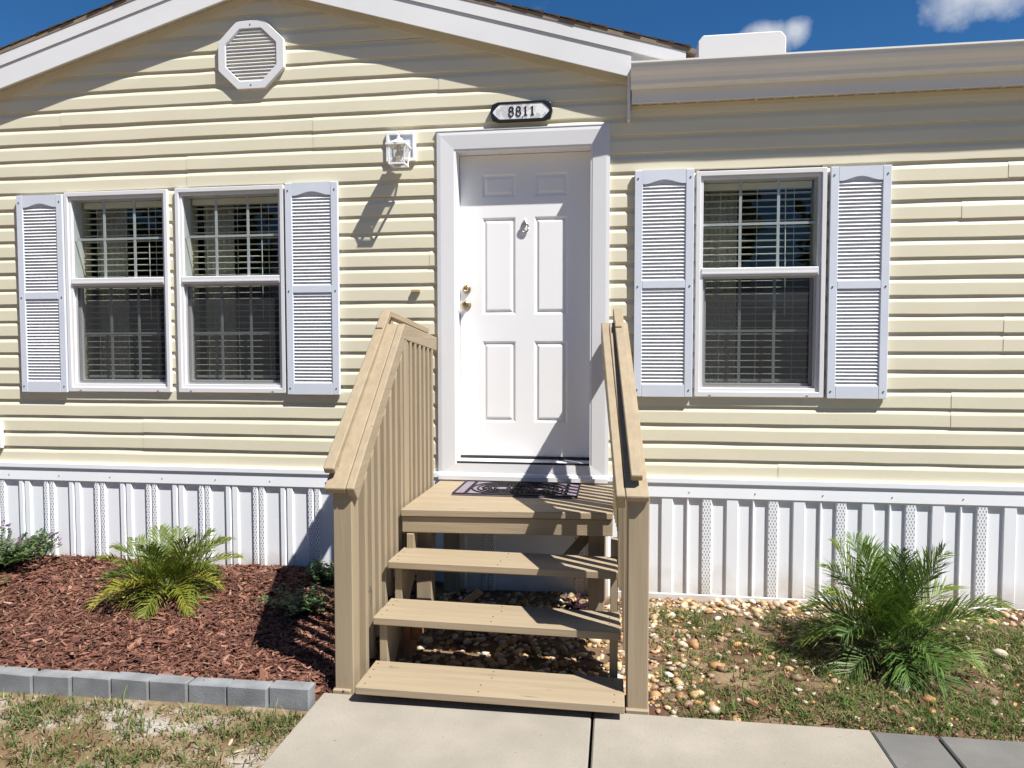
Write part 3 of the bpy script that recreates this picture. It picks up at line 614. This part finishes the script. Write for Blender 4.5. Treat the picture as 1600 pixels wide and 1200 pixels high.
# ------------------------------------------------------------------ wooden steps
ST = thing('porch_steps', 'tan painted wooden steps with slatted handrails climbing to the front door', 'steps', (.03, -.8, -.03))
def board(name, x0, x1, y0, y1, z0, z1, ax, parent=ST, dy=0., bev=.004, dz=0.):
    """board whose right end may sit dy further back and dz lower"""
    j = lambda: random.uniform(-.001, .001)
    v = [(x, y + (dy if x == x1 else 0), z + j() - (dz if x == x1 else 0)) for z in (z0, z1) for y in (y0, y1) for x in (x0, x1)]
    return obj(name, MB().hexa(v), 'tan_wood_' + ax, parent, bevel=bev)
# treads: two boards each (front y, top z, right-end skew)
for yf, zt, x0, x1, dy in ((-1.690, .094, -.540, .652, .028), (-1.425, .310, -.545, .636, .018), (-1.190, .514, -.545, .620, .030)):
    board('tread', x0, x1, yf, yf + .139, zt - .038, zt, 'x', dy=dy - .02, dz=.010); board('tread', x0 + .002, x1 - .003, yf + .142, yf + .279, zt - .038, zt - .0015, 'x', dy=dy - .03, dz=.010)
LZ = .725
y = -.930
for i in range(6):
    y2 = min(y + .150, -.046); board('landing_board', -.553, .596, y, y2, LZ - .038, LZ, 'x', dy=.07 * (1 - i / 5)); y = y2 + (.0015 if i < 2 else .003)
board('landing_fascia', -.551, .594, -.916, -.878, LZ - .038 - .093, LZ - .040, 'x', dy=.07)
for xx in (-.549, .553): board('landing_joist', xx, xx + .038, -.80, -.05, LZ - .131, LZ - .040, 'y')
for xx in (-.507, .463):
    for yy in (-.79, -.14): board('landing_leg', xx, xx + .088, yy, yy + .088, -.06, LZ - .041, 'z')
board('cross_board', -.48, .58, -.922, -.886, .385, .470, 'x')
def sawtooth(x0):
    P = [(-1.47, -.04), (-1.47, .060), (-1.395, .060), (-1.395, .270), (-1.145, .270), (-1.145, .474), (-.925, .474), (-.925, .590), (-.84, .590), (-.84, .40), (-1.25, .05), (-1.38, -.04)]
    return obj('stringer', MB().prism(P, YZ, x0, x0 + .038), 'tan_wood_z', ST, bevel=.002)
sawtooth(-.522); sawtooth(.585)
obj('block', MB().box(-.43, -.392, -1.16, -1.02, .10, .205), 'raw_wood', ST, bevel=.002); obj('block', MB().box(-.468, -.432, -1.18, -1.05, -.04, .20), 'raw_wood', ST, bevel=.002)
mb = MB(); mb.hexa([(.30, -.72, .42), (.34, -.72, .38), (.30, -.68, .42), (.34, -.68, .38), (.50, -.72, .66), (.54, -.72, .62), (.50, -.68, .66), (.54, -.68, .62)]); obj('brace', mb, 'tan_wood_z', ST)
mb = MB(); mb.hexa([(-.42, -.60, .0), (-.38, -.60, .0), (-.42, -.56, .0), (-.38, -.56, .0), (-.20, -.60, .18), (-.16, -.60, .16), (-.20, -.56, .18), (-.16, -.56, .16)]); obj('brace', mb, 'tan_wood_z', ST)

def sloped(name, xa0, xa1, xb0, xb1, ya, za, yb, zb, t, m='tan_wood_y', parent=ST, plumb=False, bev=.004):
    """board from lower end (ya, za = top) to upper end (yb, zb), x range a -> b, thickness t measured square to the slope"""
    d = Vector((0, yb - ya, zb - za)).normalized(); nrm = Vector((0, -d.z, d.y)) * -t
    upn = Vector((0, 0, -t / max(.2, d.y))) if plumb else nrm       # upper end cut upright
    v = []
    for top in (0, 1):
        for (x0, x1, y, z, q) in ((xa0, xa1, ya, za, nrm), (xb0, xb1, yb, zb, upn)):
            for x in (x0, x1): v.append((x, y + (0 if top else q.y), z + (0 if top else q.z)))
    return obj(name, MB().hexa(v), m, parent, bevel=bev)
def railing(s):
    """s = -1 left, +1 right; X given as distance outwards, the right side runs in towards the door"""
    if s < 0: X = lambda o, y: -.566 - o
    else: X = lambda o, y: .612 + o - .085 * min(1, max(0, (y + 1.55) / .75))
    lo = (-1.610, .966); up = (-.785, 1.742); wl = (-.045, 1.678)
    xs_ = lambda o0, o1, y: sorted((X(o0, y), X(o1, y)))
    # post, base block
    x0, x1 = xs_(.042, .136, -1.45)
    if s > 0: x0, x1 = .662, .755
    else: x0, x1 = -.680, -.588
    board('post', x0, x1, -1.572, -1.482, -.03, .955, 'z', bev=.005)
    board('post_base', x0 - .006, x1 + (.004 if s > 0 else -.012), -1.590, -1.478, -.04, .022, 'x')
    # rails: inner one on edge, outer one flat, grab rail on spacers above
    for nm, o0, o1, t, dz in (('rail', 0, .038, .089, 0), ('rail_cap', .041, .140, .038, -.001)):
        sloped(nm, *xs_(o0, o1, lo[0]), *xs_(o0, o1, up[0]), lo[0], lo[1] + dz, up[0], up[1] + dz, t, plumb=True)
        sloped(nm, *xs_(o0, o1, up[0]), *xs_(o0, o1, wl[0]), up[0] + .001, up[1] + dz, wl[0], wl[1] + dz, t)
    g0, g1 = ((.098, .150) if s < 0 else (.062, .112))
    sloped('grab_rail', *xs_(g0, g1, lo[0]), *xs_(g0, g1, up[0]), lo[0] + .012, lo[1] + .088, up[0] + .055, up[1] + .080, .036)
    e0, e1 = (g0, g1) if s > 0 else (.045, .090)
    sloped('grab_rail', *xs_(g0, g1, up[0]), *xs_(e0, e1, wl[0]), up[0] + .058, up[1] + .078, wl[0] - .03, wl[1] + .060, .036)
    for f in (.10, .5, .93):
        yy = lo[0] + (up[0] - lo[0]) * f; zz_ = lo[1] + (up[1] - lo[1]) * f; a, b = xs_(g0 + .006, g1 - .006, yy)
        sloped('spacer', a, b, a, b, yy - .018, zz_ + .030, yy + .018, zz_ + .066, .040)
    a, b = xs_(g0 + .006, g1 - .006, -.7); board('spacer', a, b, -.69, -.655, 1.732, 1.768, 'z')
    # balusters: each on its own
    ys = [-1.455 + i * .098 for i in range(14)]
    for y in ys:
        f = (y - lo[0]) / (up[0] - lo[0]); zt = lo[1] + (up[1] - lo[1]) * f if f < 1 else up[1] + (wl[1] - up[1]) * (y - up[0]) / (wl[0] - up[0])
        zt -= (.128 if f < 1 else .090) if s < 0 else (.062 if f < 1 else .045)
        zb = .01 + max(0, (y + 1.45)) * .72 if y < -.80 else .58
        x0, x1 = xs_(.001, .037, y) if s < 0 else (.658 - .055 * (y + 1.4), .695 - .055 * (y + 1.4)); x0 += random.uniform(-.002, .002)
        k = .037 * (lo[1] - up[1]) / (lo[0] - up[0]) if f < 1 else 0
        v = [(x, yy, z) for z in (zb, zt) for yy in (y, y + .037) for x in (x0, x1)]
        v[6] = (v[6][0], v[6][1], zt + k); v[7] = (v[7][0], v[7][1], zt + k)
        obj('baluster', MB().hexa(v), 'tan_wood_z', ST, bevel=.002)
    x0, x1 = xs_(.001, .037, -.76) if s < 0 else (.620, .657); board('rail_post', x0, x1 + .002 * s, -.785, -.700, .30, 1.640, 'z')
railing(-1); railing(1)
nail = mesh_of(MB().lathe((0, 0, 0), [(.0045, -.001), (.0045, .0006)], 8, 'z'), 'nail', Vector(), 0, False, ('steel',))
for yf, zt, x0, x1 in ((-1.690, .094, -.540, .652), (-1.425, .310, -.545, .636), (-1.190, .514, -.545, .620)):
    for yy in (.035, .100, .180, .245):
        for xx in (x0 + .035, .02 + .03 * (yy > .15), x1 - .045): inst('nail', nail, (xx + random.uniform(-.01, .01), yf + yy, zt - .010 * (xx - x0) / (x1 - x0) - (.0012 if yy > .15 else 0)), ST)

# doormat with a scrolled black rubber grid
dm = thing('doormat', 'black scroll-pattern doormat with purple ground on the landing', 'doormat', (.015, -.30, LZ + .002))
MX0, MX1, MY0, MY1 = -.362, .388, -.515, -.085; mz = LZ + .0035
obj('base', MB().box(MX0, MX1, MY0, MY1, mz, mz + .005), 'mat_purple', dm)
mr = MB()
def arc(cx, cy, r, a0, a1, w=.0045, n=14):
    P = [(cx + r * math.cos(a0 + (a1 - a0) * i / n), cy + r * math.sin(a0 + (a1 - a0) * i / n)) for i in range(n + 1)]
    P = [(max(MX0 + .004, min(MX1 - .004, a)), max(MY0 + .004, min(MY1 - .004, b))) for a, b in P]
    for (xa, ya), (xb, yb) in zip(P, P[1:]):
        d = Vector((xb - xa, yb - ya)); 
        if d.length < 1e-4: continue
        q = Vector((-d.y, d.x)).normalized() * w
        mr.hexa([(xa - q.x, ya - q.y, mz + .005), (xa + q.x, ya + q.y, mz + .005), (xb - q.x, yb - q.y, mz + .005), (xb + q.x, yb + q.y, mz + .005),
                 (xa - q.x, ya - q.y, mz + .011), (xa + q.x, ya + q.y, mz + .011), (xb - q.x, yb - q.y, mz + .011), (xb + q.x, yb + q.y, mz + .011)])
cxm, cym = (MX0 + MX1) / 2, (MY0 + MY1) / 2
for r in (.05, .085, .12, .155, .19): arc(cxm - .10, cym, r, 0, 2 * math.pi, n=30); arc(cxm + .12, cym, r, 0, 2 * math.pi, n=30)
for i in range(12):
    a = i * math.pi / 6
    for c_ in (cxm - .10, cxm + .12): arc(c_ + .10 * math.cos(a), cym + .10 * math.sin(a), .028, 0, 2 * math.pi, .004, 12)
for i in range(9):
    y_ = MY0 + .03 + i * .046; arc(MX0 - .02, y_, .10, -.5, .5); arc(MX1 + .02, y_, .10, math.pi - .5, math.pi + .5)
obj('scrollwork', mr, 'mat_rubber', dm)
obj('border', MB().ring(rect(MX0, MX1, MY0, MY1), rect(MX0 + .009, MX1 - .006, MY0 + .010, MY1 - .008), lambda u, w, t: (u, w, t), mz + .0052, mz + .0125), 'mat_rubber', dm)

# ------------------------------------------------------------------ garden edging of grey concrete blocks
ge = thing('garden_edging', 'low row of grey concrete blocks edging the mulch bed', 'edging', (-2.2, -1.74, -.01))
x = -.735; i = 0
while x > -5.0:
    w = .192 + random.uniform(-.006, .006); a = random.uniform(-.02, .02); yo = random.uniform(-.006, .006) - (.030 if x < -3 else 0) * 0; zo = random.uniform(-.006, .004)
    v = []
    for z in (-.06, .086 + zo):
        for y_ in (-1.778, -1.706):
            for xx in (x - w, x - .003): v.append((xx, y_ + yo + a * (xx - x + w / 2) + .045 - .028 * (-.735 - x), z + random.uniform(-.002, .002)))
    obj('block', MB().hexa(v), 'paver', ge, bevel=.006); x -= w; i += 1

# ------------------------------------------------------------------ loose ground cover (real pieces, uncountable)
def tinted(name, V, F, T, m, kind='stuff', parent=None, smooth=False, origin=None):
    """V (n,3), F list/array of equal-sided faces, T (n,3) colours on vertices"""
    me = bpy.data.meshes.new(name); V = np.asarray(V, float)
    po = OFF[parent.name] if parent is not None else Vector(); org = Vector(origin) if origin is not None else po
    V = V - np.array(org)
    F = np.asarray(F); k = F.shape[1]
    me.vertices.add(len(V)); me.vertices.foreach_set('co', V.ravel())
    me.loops.add(F.size); me.loops.foreach_set('vertex_index', F.ravel().astype(np.int32))
    me.polygons.add(len(F)); me.polygons.foreach_set('loop_start', np.arange(0, F.size, k, dtype=np.int32)); me.polygons.foreach_set('loop_total', np.full(len(F), k, dtype=np.int32))
    if smooth: me.polygons.foreach_set('use_smooth', np.ones(len(F), bool))
    me.update(calc_edges=True)
    ca = me.color_attributes.new('tint', 'FLOAT_COLOR', 'POINT'); ca.data.foreach_set('color', np.concatenate([np.asarray(T, float), np.ones((len(V), 1))], 1).ravel())
    me.materials.append(MAT[m]); o = bpy.data.objects.new(name, me); o.location = org - po
    if kind: o['kind'] = kind
    return link(o, parent)
def pick(pal, n, jit=.15):
    P = np.array(pal); c = P[RNG.integers(0, len(P), n)]; return np.clip(c * (1 + RNG.normal(0, jit, (n, 1))), .004, .9)
def chips(name, pts, size, pal, lift=.006):
    n = len(pts); yaw = RNG.uniform(0, np.pi, n); Ln = size * RNG.lognormal(0, .45, n); Wd = Ln * RNG.uniform(.12, .32, n); pitch = RNG.normal(0, .28, n); rollv = RNG.normal(0, .5, n)
    th = RNG.uniform(.12, .35, n) * Wd
    d = np.stack([np.cos(yaw) * np.cos(pitch), np.sin(yaw) * np.cos(pitch), np.sin(pitch)], 1)
    s = np.stack([-np.sin(yaw), np.cos(yaw), np.zeros(n)], 1); u = np.cross(d, s)
    s2 = s * np.cos(rollv)[:, None] + u * np.sin(rollv)[:, None]; u2 = np.cross(d, s2)
    c = np.asarray(pts) + np.array([0, 0, 1]) * (lift * RNG.uniform(.1, 1.5, n))[:, None]
    V = np.empty((n, 6, 3)); k = 0
    for a, wd in ((-1, .55), (0, 1.), (1, .4)):
        for b in (-1, 1):
            V[:, k] = c + d * (a * Ln / 2)[:, None] + s2 * (b * wd * Wd / 2)[:, None] + u2 * (th if a == 0 else th * 0)[:, None]; k += 1
    F = (np.arange(n)[:, None, None] * 6 + np.array([[0, 2, 3, 1], [2, 4, 5, 3]])[None]).reshape(-1, 4)
    T = np.repeat(pick(pal, n, .24), 6, 0); return tinted(name, V.reshape(-1, 3), F, T, 'mulch_chip')
def scatter(n, x0, x1, y0, y1, hf, keep=None):
    P = np.stack([RNG.uniform(x0, x1, n), RNG.uniform(y0, y1, n)], 1)
    if keep is not None: P = P[np.array([keep(x, y) for x, y in P])]
    return np.array([(x, y, hf(x, y)) for x, y in P])
BROWN = [(.165, .078, .052), (.145, .060, .042), (.21, .098, .066), (.105, .048, .036), (.25, .14, .10), (.155, .070, .053), (.17, .076, .05), (.08, .038, .03), (.12, .052, .038)]
mo = chips('mulch', scatter(76000, -4.2, -.60, -1.70, -.03, h_bed), .027, BROWN, .012); tag(mo, 'reddish brown shredded bark mulch covering the bed behind the grey edging', 'mulch')
patch = lambda x, y: nz2(x * 1.1 + 3, y * 1.3 + 1, 1.1)
co_ = chips('bark_litter', scatter(9500, -.60, 4.0, -1.59, -.03, h_bed, lambda x, y: x > .66 and (y < -.55) and random.random() < .45 + .5 * patch(x, y)), .030, BROWN, .008); tag(co_, 'brown bark litter among the pebbles in front of the larger palm', 'bark litter')
def pebbles(name, pts, size, pal):
    bm = bmesh.new(); bmesh.ops.create_icosphere(bm, subdivisions=1, radius=1); bv = np.array([v.co[:] for v in bm.verts]); bf = np.array([[v.index for v in f.verts] for f in bm.faces]); bm.free()
    n = len(pts); k = len(bv); yaw = RNG.uniform(0, 6.28, n); s = size * RNG.lognormal(0, .38, n)
    sc = np.stack([s, s * RNG.uniform(.55, .95, n), s * RNG.uniform(.35, .65, n)], 1)
    v = bv[None] * sc[:, None] * (1 + RNG.normal(0, .10, (n, k, 1)))
    c, q = np.cos(yaw)[:, None], np.sin(yaw)[:, None]; tl = RNG.normal(0, .3, (n, 1))
    x = v[..., 0] * c - v[..., 1] * q; y = v[..., 0] * q + v[..., 1] * c; z = v[..., 2] + tl * v[..., 0] * .6
    V = np.stack([x, y, z], -1) + np.asarray(pts)[:, None] + np.array([0, 0, 1]) * (s * .22)[:, None, None]
    F = (np.arange(n)[:, None, None] * k + bf[None]).reshape(-1, 3)
    return tinted(name, V.reshape(-1, 3), F, np.repeat(pick(pal, n, .15), k, 0), 'pebble', smooth=True)
STONE = [(.42, .27, .13), (.48, .35, .20), (.50, .42, .31), (.34, .19, .08), (.58, .52, .43), (.40, .22, .085), (.28, .19, .12), (.46, .31, .17), (.36, .29, .21), (.20, .13, .08)]
def keepst(x, y):
    if x < -.48: return False
    d = 1.25 if y > -.30 else (.50 if x < 1.05 else .10 + .22 * max(0, -patch(x, y)))
    if -.48 < x < .66: d = .55
    return random.random() < d
po_ = pebbles('pebbles', scatter(9500, -.48, 4.2, -1.59, -.045, h_bed, keepst), .0165, STONE); tag(po_, 'tan and white river pebbles along the skirting and under the steps', 'pebbles')
def grass(name, pts, hgt, pal, wid=.0028, lean=.5):
    n = len(pts); yaw = RNG.uniform(0, 6.28, n); hh = hgt * RNG.lognormal(0, .4, n); le = np.abs(RNG.normal(lean, .3, n)); w = wid * RNG.uniform(.6, 1.4, n)
    d = np.stack([np.cos(yaw), np.sin(yaw), np.zeros(n)], 1); s = np.stack([-np.sin(yaw), np.cos(yaw), np.zeros(n)], 1); up = np.array([0, 0, 1.]); V = np.empty((n, 6, 3)); k = 0
    for t, ww in ((0, 1), (.55, .85), (1, .12)):
        c = np.asarray(pts) + up * (hh * t * (1 - .35 * le * t))[:, None] + d * (hh * le * t * t)[:, None]
        for b in (-1, 1): V[:, k] = c + s * (b * w * ww)[:, None]; k += 1
    F = (np.arange(n)[:, None, None] * 6 + np.array([[0, 1, 3, 2], [2, 3, 5, 4]])[None]).reshape(-1, 4)
    return tinted(name, V.reshape(-1, 3), F, np.repeat(pick(pal, n, .22), 6, 0), 'grass_blade')
GREEN = [(.075, .135, .028), (.10, .165, .035), (.06, .115, .025), (.12, .175, .045), (.20, .18, .07), (.26, .20, .10), (.085, .15, .03), (.22, .16, .08)]
DRY = [(.26, .20, .11), (.20, .14, .07), (.12, .15, .045), (.085, .135, .035), (.30, .25, .16), (.075, .125, .03), (.10, .15, .035)]
def clumped(n, x0, x1, y0, y1, hf, dens, rad=.05, per=22):
    out = []
    for _ in range(n):
        x, y = random.uniform(x0, x1), random.uniform(y0, y1)
        if random.random() > dens(x, y): continue
        r = rad * random.uniform(.5, 1.4)
        for _k in range(per):
            a, q = random.uniform(0, 6.28), r * math.sqrt(random.random()); xx, yy = x + q * math.cos(a), y + q * math.sin(a)
            if x0 <= xx <= x1 and y0 <= yy <= y1: out.append((xx, yy, hf(xx, yy) - .003))
    return np.array(out)
lawn = lambda x, y: -.008 + .006 * nz2(x, y, 1.5)
gl = grass('lawn_grass', np.concatenate([clumped(3400, -3.6, -.727, -3.6, -1.79, lawn, lambda x, y: .30 + .8 * nz2(x * 1.7, y * 1.9, 1.3), .05, 30), scatter(10000, -3.6, -.727, -3.6, -1.79, lawn)]), .030, DRY, .0024, .8); tag(gl, 'thin patchy dry grass on sandy soil in front of the grey edging', 'grass')
def dr(x, y):
    if y < -1.27 and x > 1.0: return .35 + .5 * min(1, (x - 1.) / .8)
    if x > 2.4 and y < -.35: return .8
    return .22 + .75 * max(0, nz2(x * 1.2 + 1.5, y * 1.6, 1.2)) if x > .85 and y < -.25 else 0
gr = grass('weedy_grass', np.concatenate([clumped(4300, .80, 4.2, -1.59, -.12, h_bed, dr, .055, 26), clumped(60, -.2, .5, -1.3, -.5, h_bed, lambda x, y: .5, .04, 14)]), .027, GREEN, .0023, .8); tag(gr, 'low weedy green grass creeping over the pebble bed around the larger palm', 'grass')
ll = chips('leaf_litter', scatter(3200, -3.6, -.73, -3.6, -1.79, lawn), .022, [(.30, .22, .13), (.20, .13, .08), (.36, .30, .22), (.25, .15, .09)], .006); tag(ll, 'dry brown leaf litter on the sandy lawn', 'leaf litter')

# ------------------------------------------------------------------ plants
def frond(parent, base, yaw, length, rise, droop, pal, nl=34, leaf=.17, fold=.5, curl=1.0):
    """one arching palm frond: rachis and its leaflets in one mesh"""
    V = []; F = []; T = []; d = Vector((math.cos(yaw), math.sin(yaw), 0)); sd = Vector((-math.sin(yaw), math.cos(yaw), 0)); base = Vector(base)
    def pos(t): return base + d * (length * (t * math.cos(rise) + .0)) * (1 - .12 * t) + Vector((0, 0, length * (t * math.sin(rise) - droop * t * t)))
    colr = Vector(random.choice(pal)); seg = 10
    for i in range(seg):
        p0, p1 = pos(i / seg), pos((i + 1) / seg); w0, w1 = .0055 * (1 - i / seg) + .001, .0055 * (1 - (i + 1) / seg) + .001; o = len(V)
        V += [p0 - sd * w0, p0 + sd * w0, p1 + sd * w1, p1 - sd * w1]; F.append((o, o + 1, o + 2, o + 3)); T += [colr * 1.15] * 4
    for i in range(nl):
        t = .14 + .86 * (i + random.random() * .5) / nl; p = pos(t); tan = (pos(min(1, t + .02)) - pos(t - .02)).normalized(); nrm = tan.cross(sd).normalized()
        if nrm.z < 0: nrm = -nrm
        ll_ = leaf * (math.sin(math.pi * (.16 + .80 * t)) ** .7) * random.uniform(.85, 1.15)
        for s in (-1, 1):
            aim = (tan * (.75 + .6 * t) + sd * s * (.95 - .35 * t) + nrm * (fold * random.uniform(.2, 1.5))).normalized()
            e = p + aim * ll_; mid = p + aim * ll_ * .5 + Vector((0, 0, .008)); e = e + Vector((0, 0, -ll_ * .22 * curl * random.uniform(.4, 1.4)))
            wv = tan * (.0058 * random.uniform(.8, 1.3)); c = colr * random.uniform(.75, 1.3); o = len(V)
            V += [p - wv * .5, p + wv * .5, mid + wv, mid - wv, e + wv * .08, e - wv * .08]; F += [(o, o + 1, o + 2, o + 3), (o + 3, o + 2, o + 4, o + 5)]; T += [c] * 4 + [c * 1.15] * 2
    tinted('frond', [tuple(v) for v in V], F, [tuple(max(.004, a) for a in c) for c in T], 'leaf', None, parent)
def palm(label, loc, n, size, pal, low, seed, squash=1.):
    random.seed(seed); t = thing('palm_plant', label, 'palm', loc, None); b = Vector(loc)
    obj('trunk', MB().lathe((b.x, b.y, b.z - .03), [(.030 * size * 2, 0), (.034 * size * 2, .03), (.026 * size * 2, .08), (.010, .12)], 9, 'z'), 'palm_trunk', t, smooth=True)
    for i in range(n):
        f = i / (n - 1); yaw = i * 2.39996 + random.uniform(-.3, .3)
        rise = 1.38 - 1.12 * f ** .9 + random.uniform(-.1, .1); Lf = size * (.82 + .35 * math.sin(math.pi * min(1, f + .2))) * random.uniform(.85, 1.12)
        frond(t, (b.x, b.y, b.z + .05), yaw, Lf, rise * squash, .22 + .34 * f + random.uniform(-.06, .1), low if f > .45 and random.random() < .8 else pal, 30, .33 * size, .5, .8)
    for i in range(7): frond(t, (b.x, b.y, b.z + .04), random.uniform(0, 6.28), size * random.uniform(.5, .8), random.uniform(.0, .2), .30, [(.24, .16, .07), (.30, .22, .10), (.20, .15, .05)], 18, .34 * size, .2, 1.3)
    return t
PG = [(.105, .165, .022), (.08, .14, .02), (.13, .185, .025), (.09, .15, .026)]
PM = [(.125, .155, .018), (.10, .14, .018), (.165, .18, .022)]
PY = [(.20, .205, .025), (.15, .18, .025), (.25, .225, .04), (.12, .165, .025)]
palm('small yellow-green feathery palm growing in the brown mulch', (-2.13, -.66, h_bed(-2.13, -.66)), 30, .50, PM, PY, 3, .80)
palm('larger dark green feathery palm growing among pebbles and weeds', (2.02, -.80, h_bed(2.02, -.80)), 38, .66, PG, [(.08, .15, .03), (.13, .19, .04), (.07, .13, .03)], 9)
def bush(name, label, cat, loc, rad, hgt, n, pal, leaf, seed, flowers=None, group=None, stems=14):
    random.seed(seed); t = thing(name, label, cat, loc, group); b = Vector(loc); V = []; F = []; T = []; tips = []
    for i in range(stems):
        a = random.uniform(0, 6.28); q = rad * math.sqrt(random.random()); hh = hgt * random.uniform(.55, 1.1) * (1 - .35 * q / rad)
        e = b + Vector((q * math.cos(a), q * math.sin(a), hh)); m0 = b + Vector((q * .35 * math.cos(a), q * .35 * math.sin(a), hh * .4)); tips.append(e)
        for k in range(n):
            u = (k + random.random()) / n; p = (b.lerp(m0, u * 2) if u < .5 else m0.lerp(e, u * 2 - 1)) if u > .12 else b.lerp(m0, .3)
            ya = random.uniform(0, 6.28); d = Vector((math.cos(ya), math.sin(ya), random.uniform(-.2, .7))).normalized(); s = d.cross(Vector((0, 0, 1))).normalized() * leaf * .22; L_ = leaf * random.uniform(.6, 1.3)
            c = Vector(random.choice(pal)) * random.uniform(.7, 1.3); o = len(V); V += [p, p + d * L_ * .5 + s, p + d * L_, p + d * L_ * .5 - s]; F.append((o, o + 1, o + 2, o + 3)); T += [c] * 4
    tinted('foliage', [tuple(v) for v in V], F, [tuple(c) for c in T], 'leaf', None, t)
    sm = MB()
    for e in tips: sm.tube([b + Vector((0, 0, -.01)), b.lerp(e, .5) - Vector((0, 0, hgt * .08)), e], [.003, .0022, .0012], 5)
    obj('stems', sm, 'palm_trunk', t)
    if flowers:
        for e in random.sample(tips, min(flowers[1], len(tips))):
            V = []; F = []; T = []; top = e + Vector((0, 0, .035))
            for k in range(22):
                a = random.uniform(0, 6.28); z = random.uniform(-.028, .022); r = .022 * random.uniform(.5, 1.1); c = Vector(flowers[0]) * random.uniform(.6, 1.4); p = top + Vector((0, 0, z)); d = Vector((math.cos(a), math.sin(a), .3)) * r; s = Vector((-math.sin(a), math.cos(a), 0)) * .006; o = len(V)
                V += [p, p + d * .6 + s, p + d, p + d * .6 - s]; F.append((o, o + 1, o + 2, o + 3)); T += [c] * 4
            tinted('flower', [tuple(v) for v in V], F, [tuple(c) for c in T], 'petal', None, t)
    return t
bush('flowering_shrub', 'low green shrub with purple flower spikes against the white skirting', 'shrub', (-3.62, -.36, h_bed(-3.62, -.36)), .46, .27, 60, [(.06, .11, .03), (.08, .14, .035), (.10, .15, .05)], .042, 21, ((.36, .13, .36), 22), stems=80)
bush('flowering_shrub', 'straggly green plant in the mulch below the purple-flowered shrub', 'shrub', (-3.42, -.78, h_bed(-3.42, -.78)), .24, .12, 26, [(.08, .12, .035), (.16, .16, .05), (.20, .16, .07)], .05, 22, stems=22)
for i, (x, y, r, hh, lab) in enumerate(((-.98, -.22, .17, .17, 'fern-leaved green weed against the skirting, closest to the steps'), (-.86, -.80, .16, .12, 'fern-leaved green weed in the mulch right beside the stair balusters'), (-1.20, -.80, .20, .12, 'fern-leaved green weed out in the mulch within the handrail shadow'), (-1.24, -.30, .14, .12, 'fern-leaved green weed near the skirting at the edge of the handrail shadow'))):
    bush('leafy_weed', lab, 'weed', (x, y, h_bed(x, y)), r * 1.25, hh * 1.5, 34, [(.06, .12, .04), (.085, .155, .045), (.05, .10, .035)], .034, 40 + i, None, None, 40)
bush('purple_plant', 'dark purple-leaved plant growing under the steps', 'plant', (.42, -.45, h_bed(.42, -.45)), .15, .14, 9, [(.045, .018, .03), (.06, .025, .035), (.03, .015, .02)], .085, 61, None, None, 12)
bush('leafy_weed', 'leafy green weed growing under the landing', 'weed', (-.40, -.62, h_bed(-.40, -.62)), .15, .20, 22, [(.05, .10, .035), (.07, .12, .04)], .04, 71, None, None, 16)

# ------------------------------------------------------------------ wood on the far side of the road (mirrored in the window panes)
def wood():
    n = 26000; X = RNG.uniform(-46, 30, n)
    top = 10.5 + 2.2 * np.sin(X * .35 + 1) + 1.2 * np.sin(X * .9 + .5) + .8 * np.sin(X * 2.3)
    top = np.where((X > -17.2) & (X < -13.8), 3.2 + .5 * np.sin(X * 5), top); top = np.where((X > 6.6) & (X < 9.6), 3.0 + .6 * np.sin(X * 4), top)
    Z = top * RNG.uniform(0, 1, n) ** .8; Y = -27 + RNG.normal(0, 1.2, n) - 3
    c = np.stack([X + RNG.normal(0, .3, n), Y, Z], 1); a = RNG.normal(0, 1, (n, 3)); a /= np.linalg.norm(a, axis=1)[:, None]; b = np.cross(a, RNG.normal(0, 1, (n, 3))); b /= np.linalg.norm(b, axis=1)[:, None]
    sz = RNG.uniform(.25, .6, n)[:, None]; V = np.stack([c - a * sz, c + b * sz * .5, c + a * sz, c - b * sz * .5], 1)
    o = tinted('far_wood', V.reshape(-1, 3), np.arange(4 * n).reshape(-1, 4), np.repeat(pick([(.045, .075, .02), (.06, .095, .03), (.035, .06, .02)], n, .2), 4, 0), 'grass_blade')
    tag(o, 'dark green wood across the road, mirrored in the window panes', 'wood')
wood()
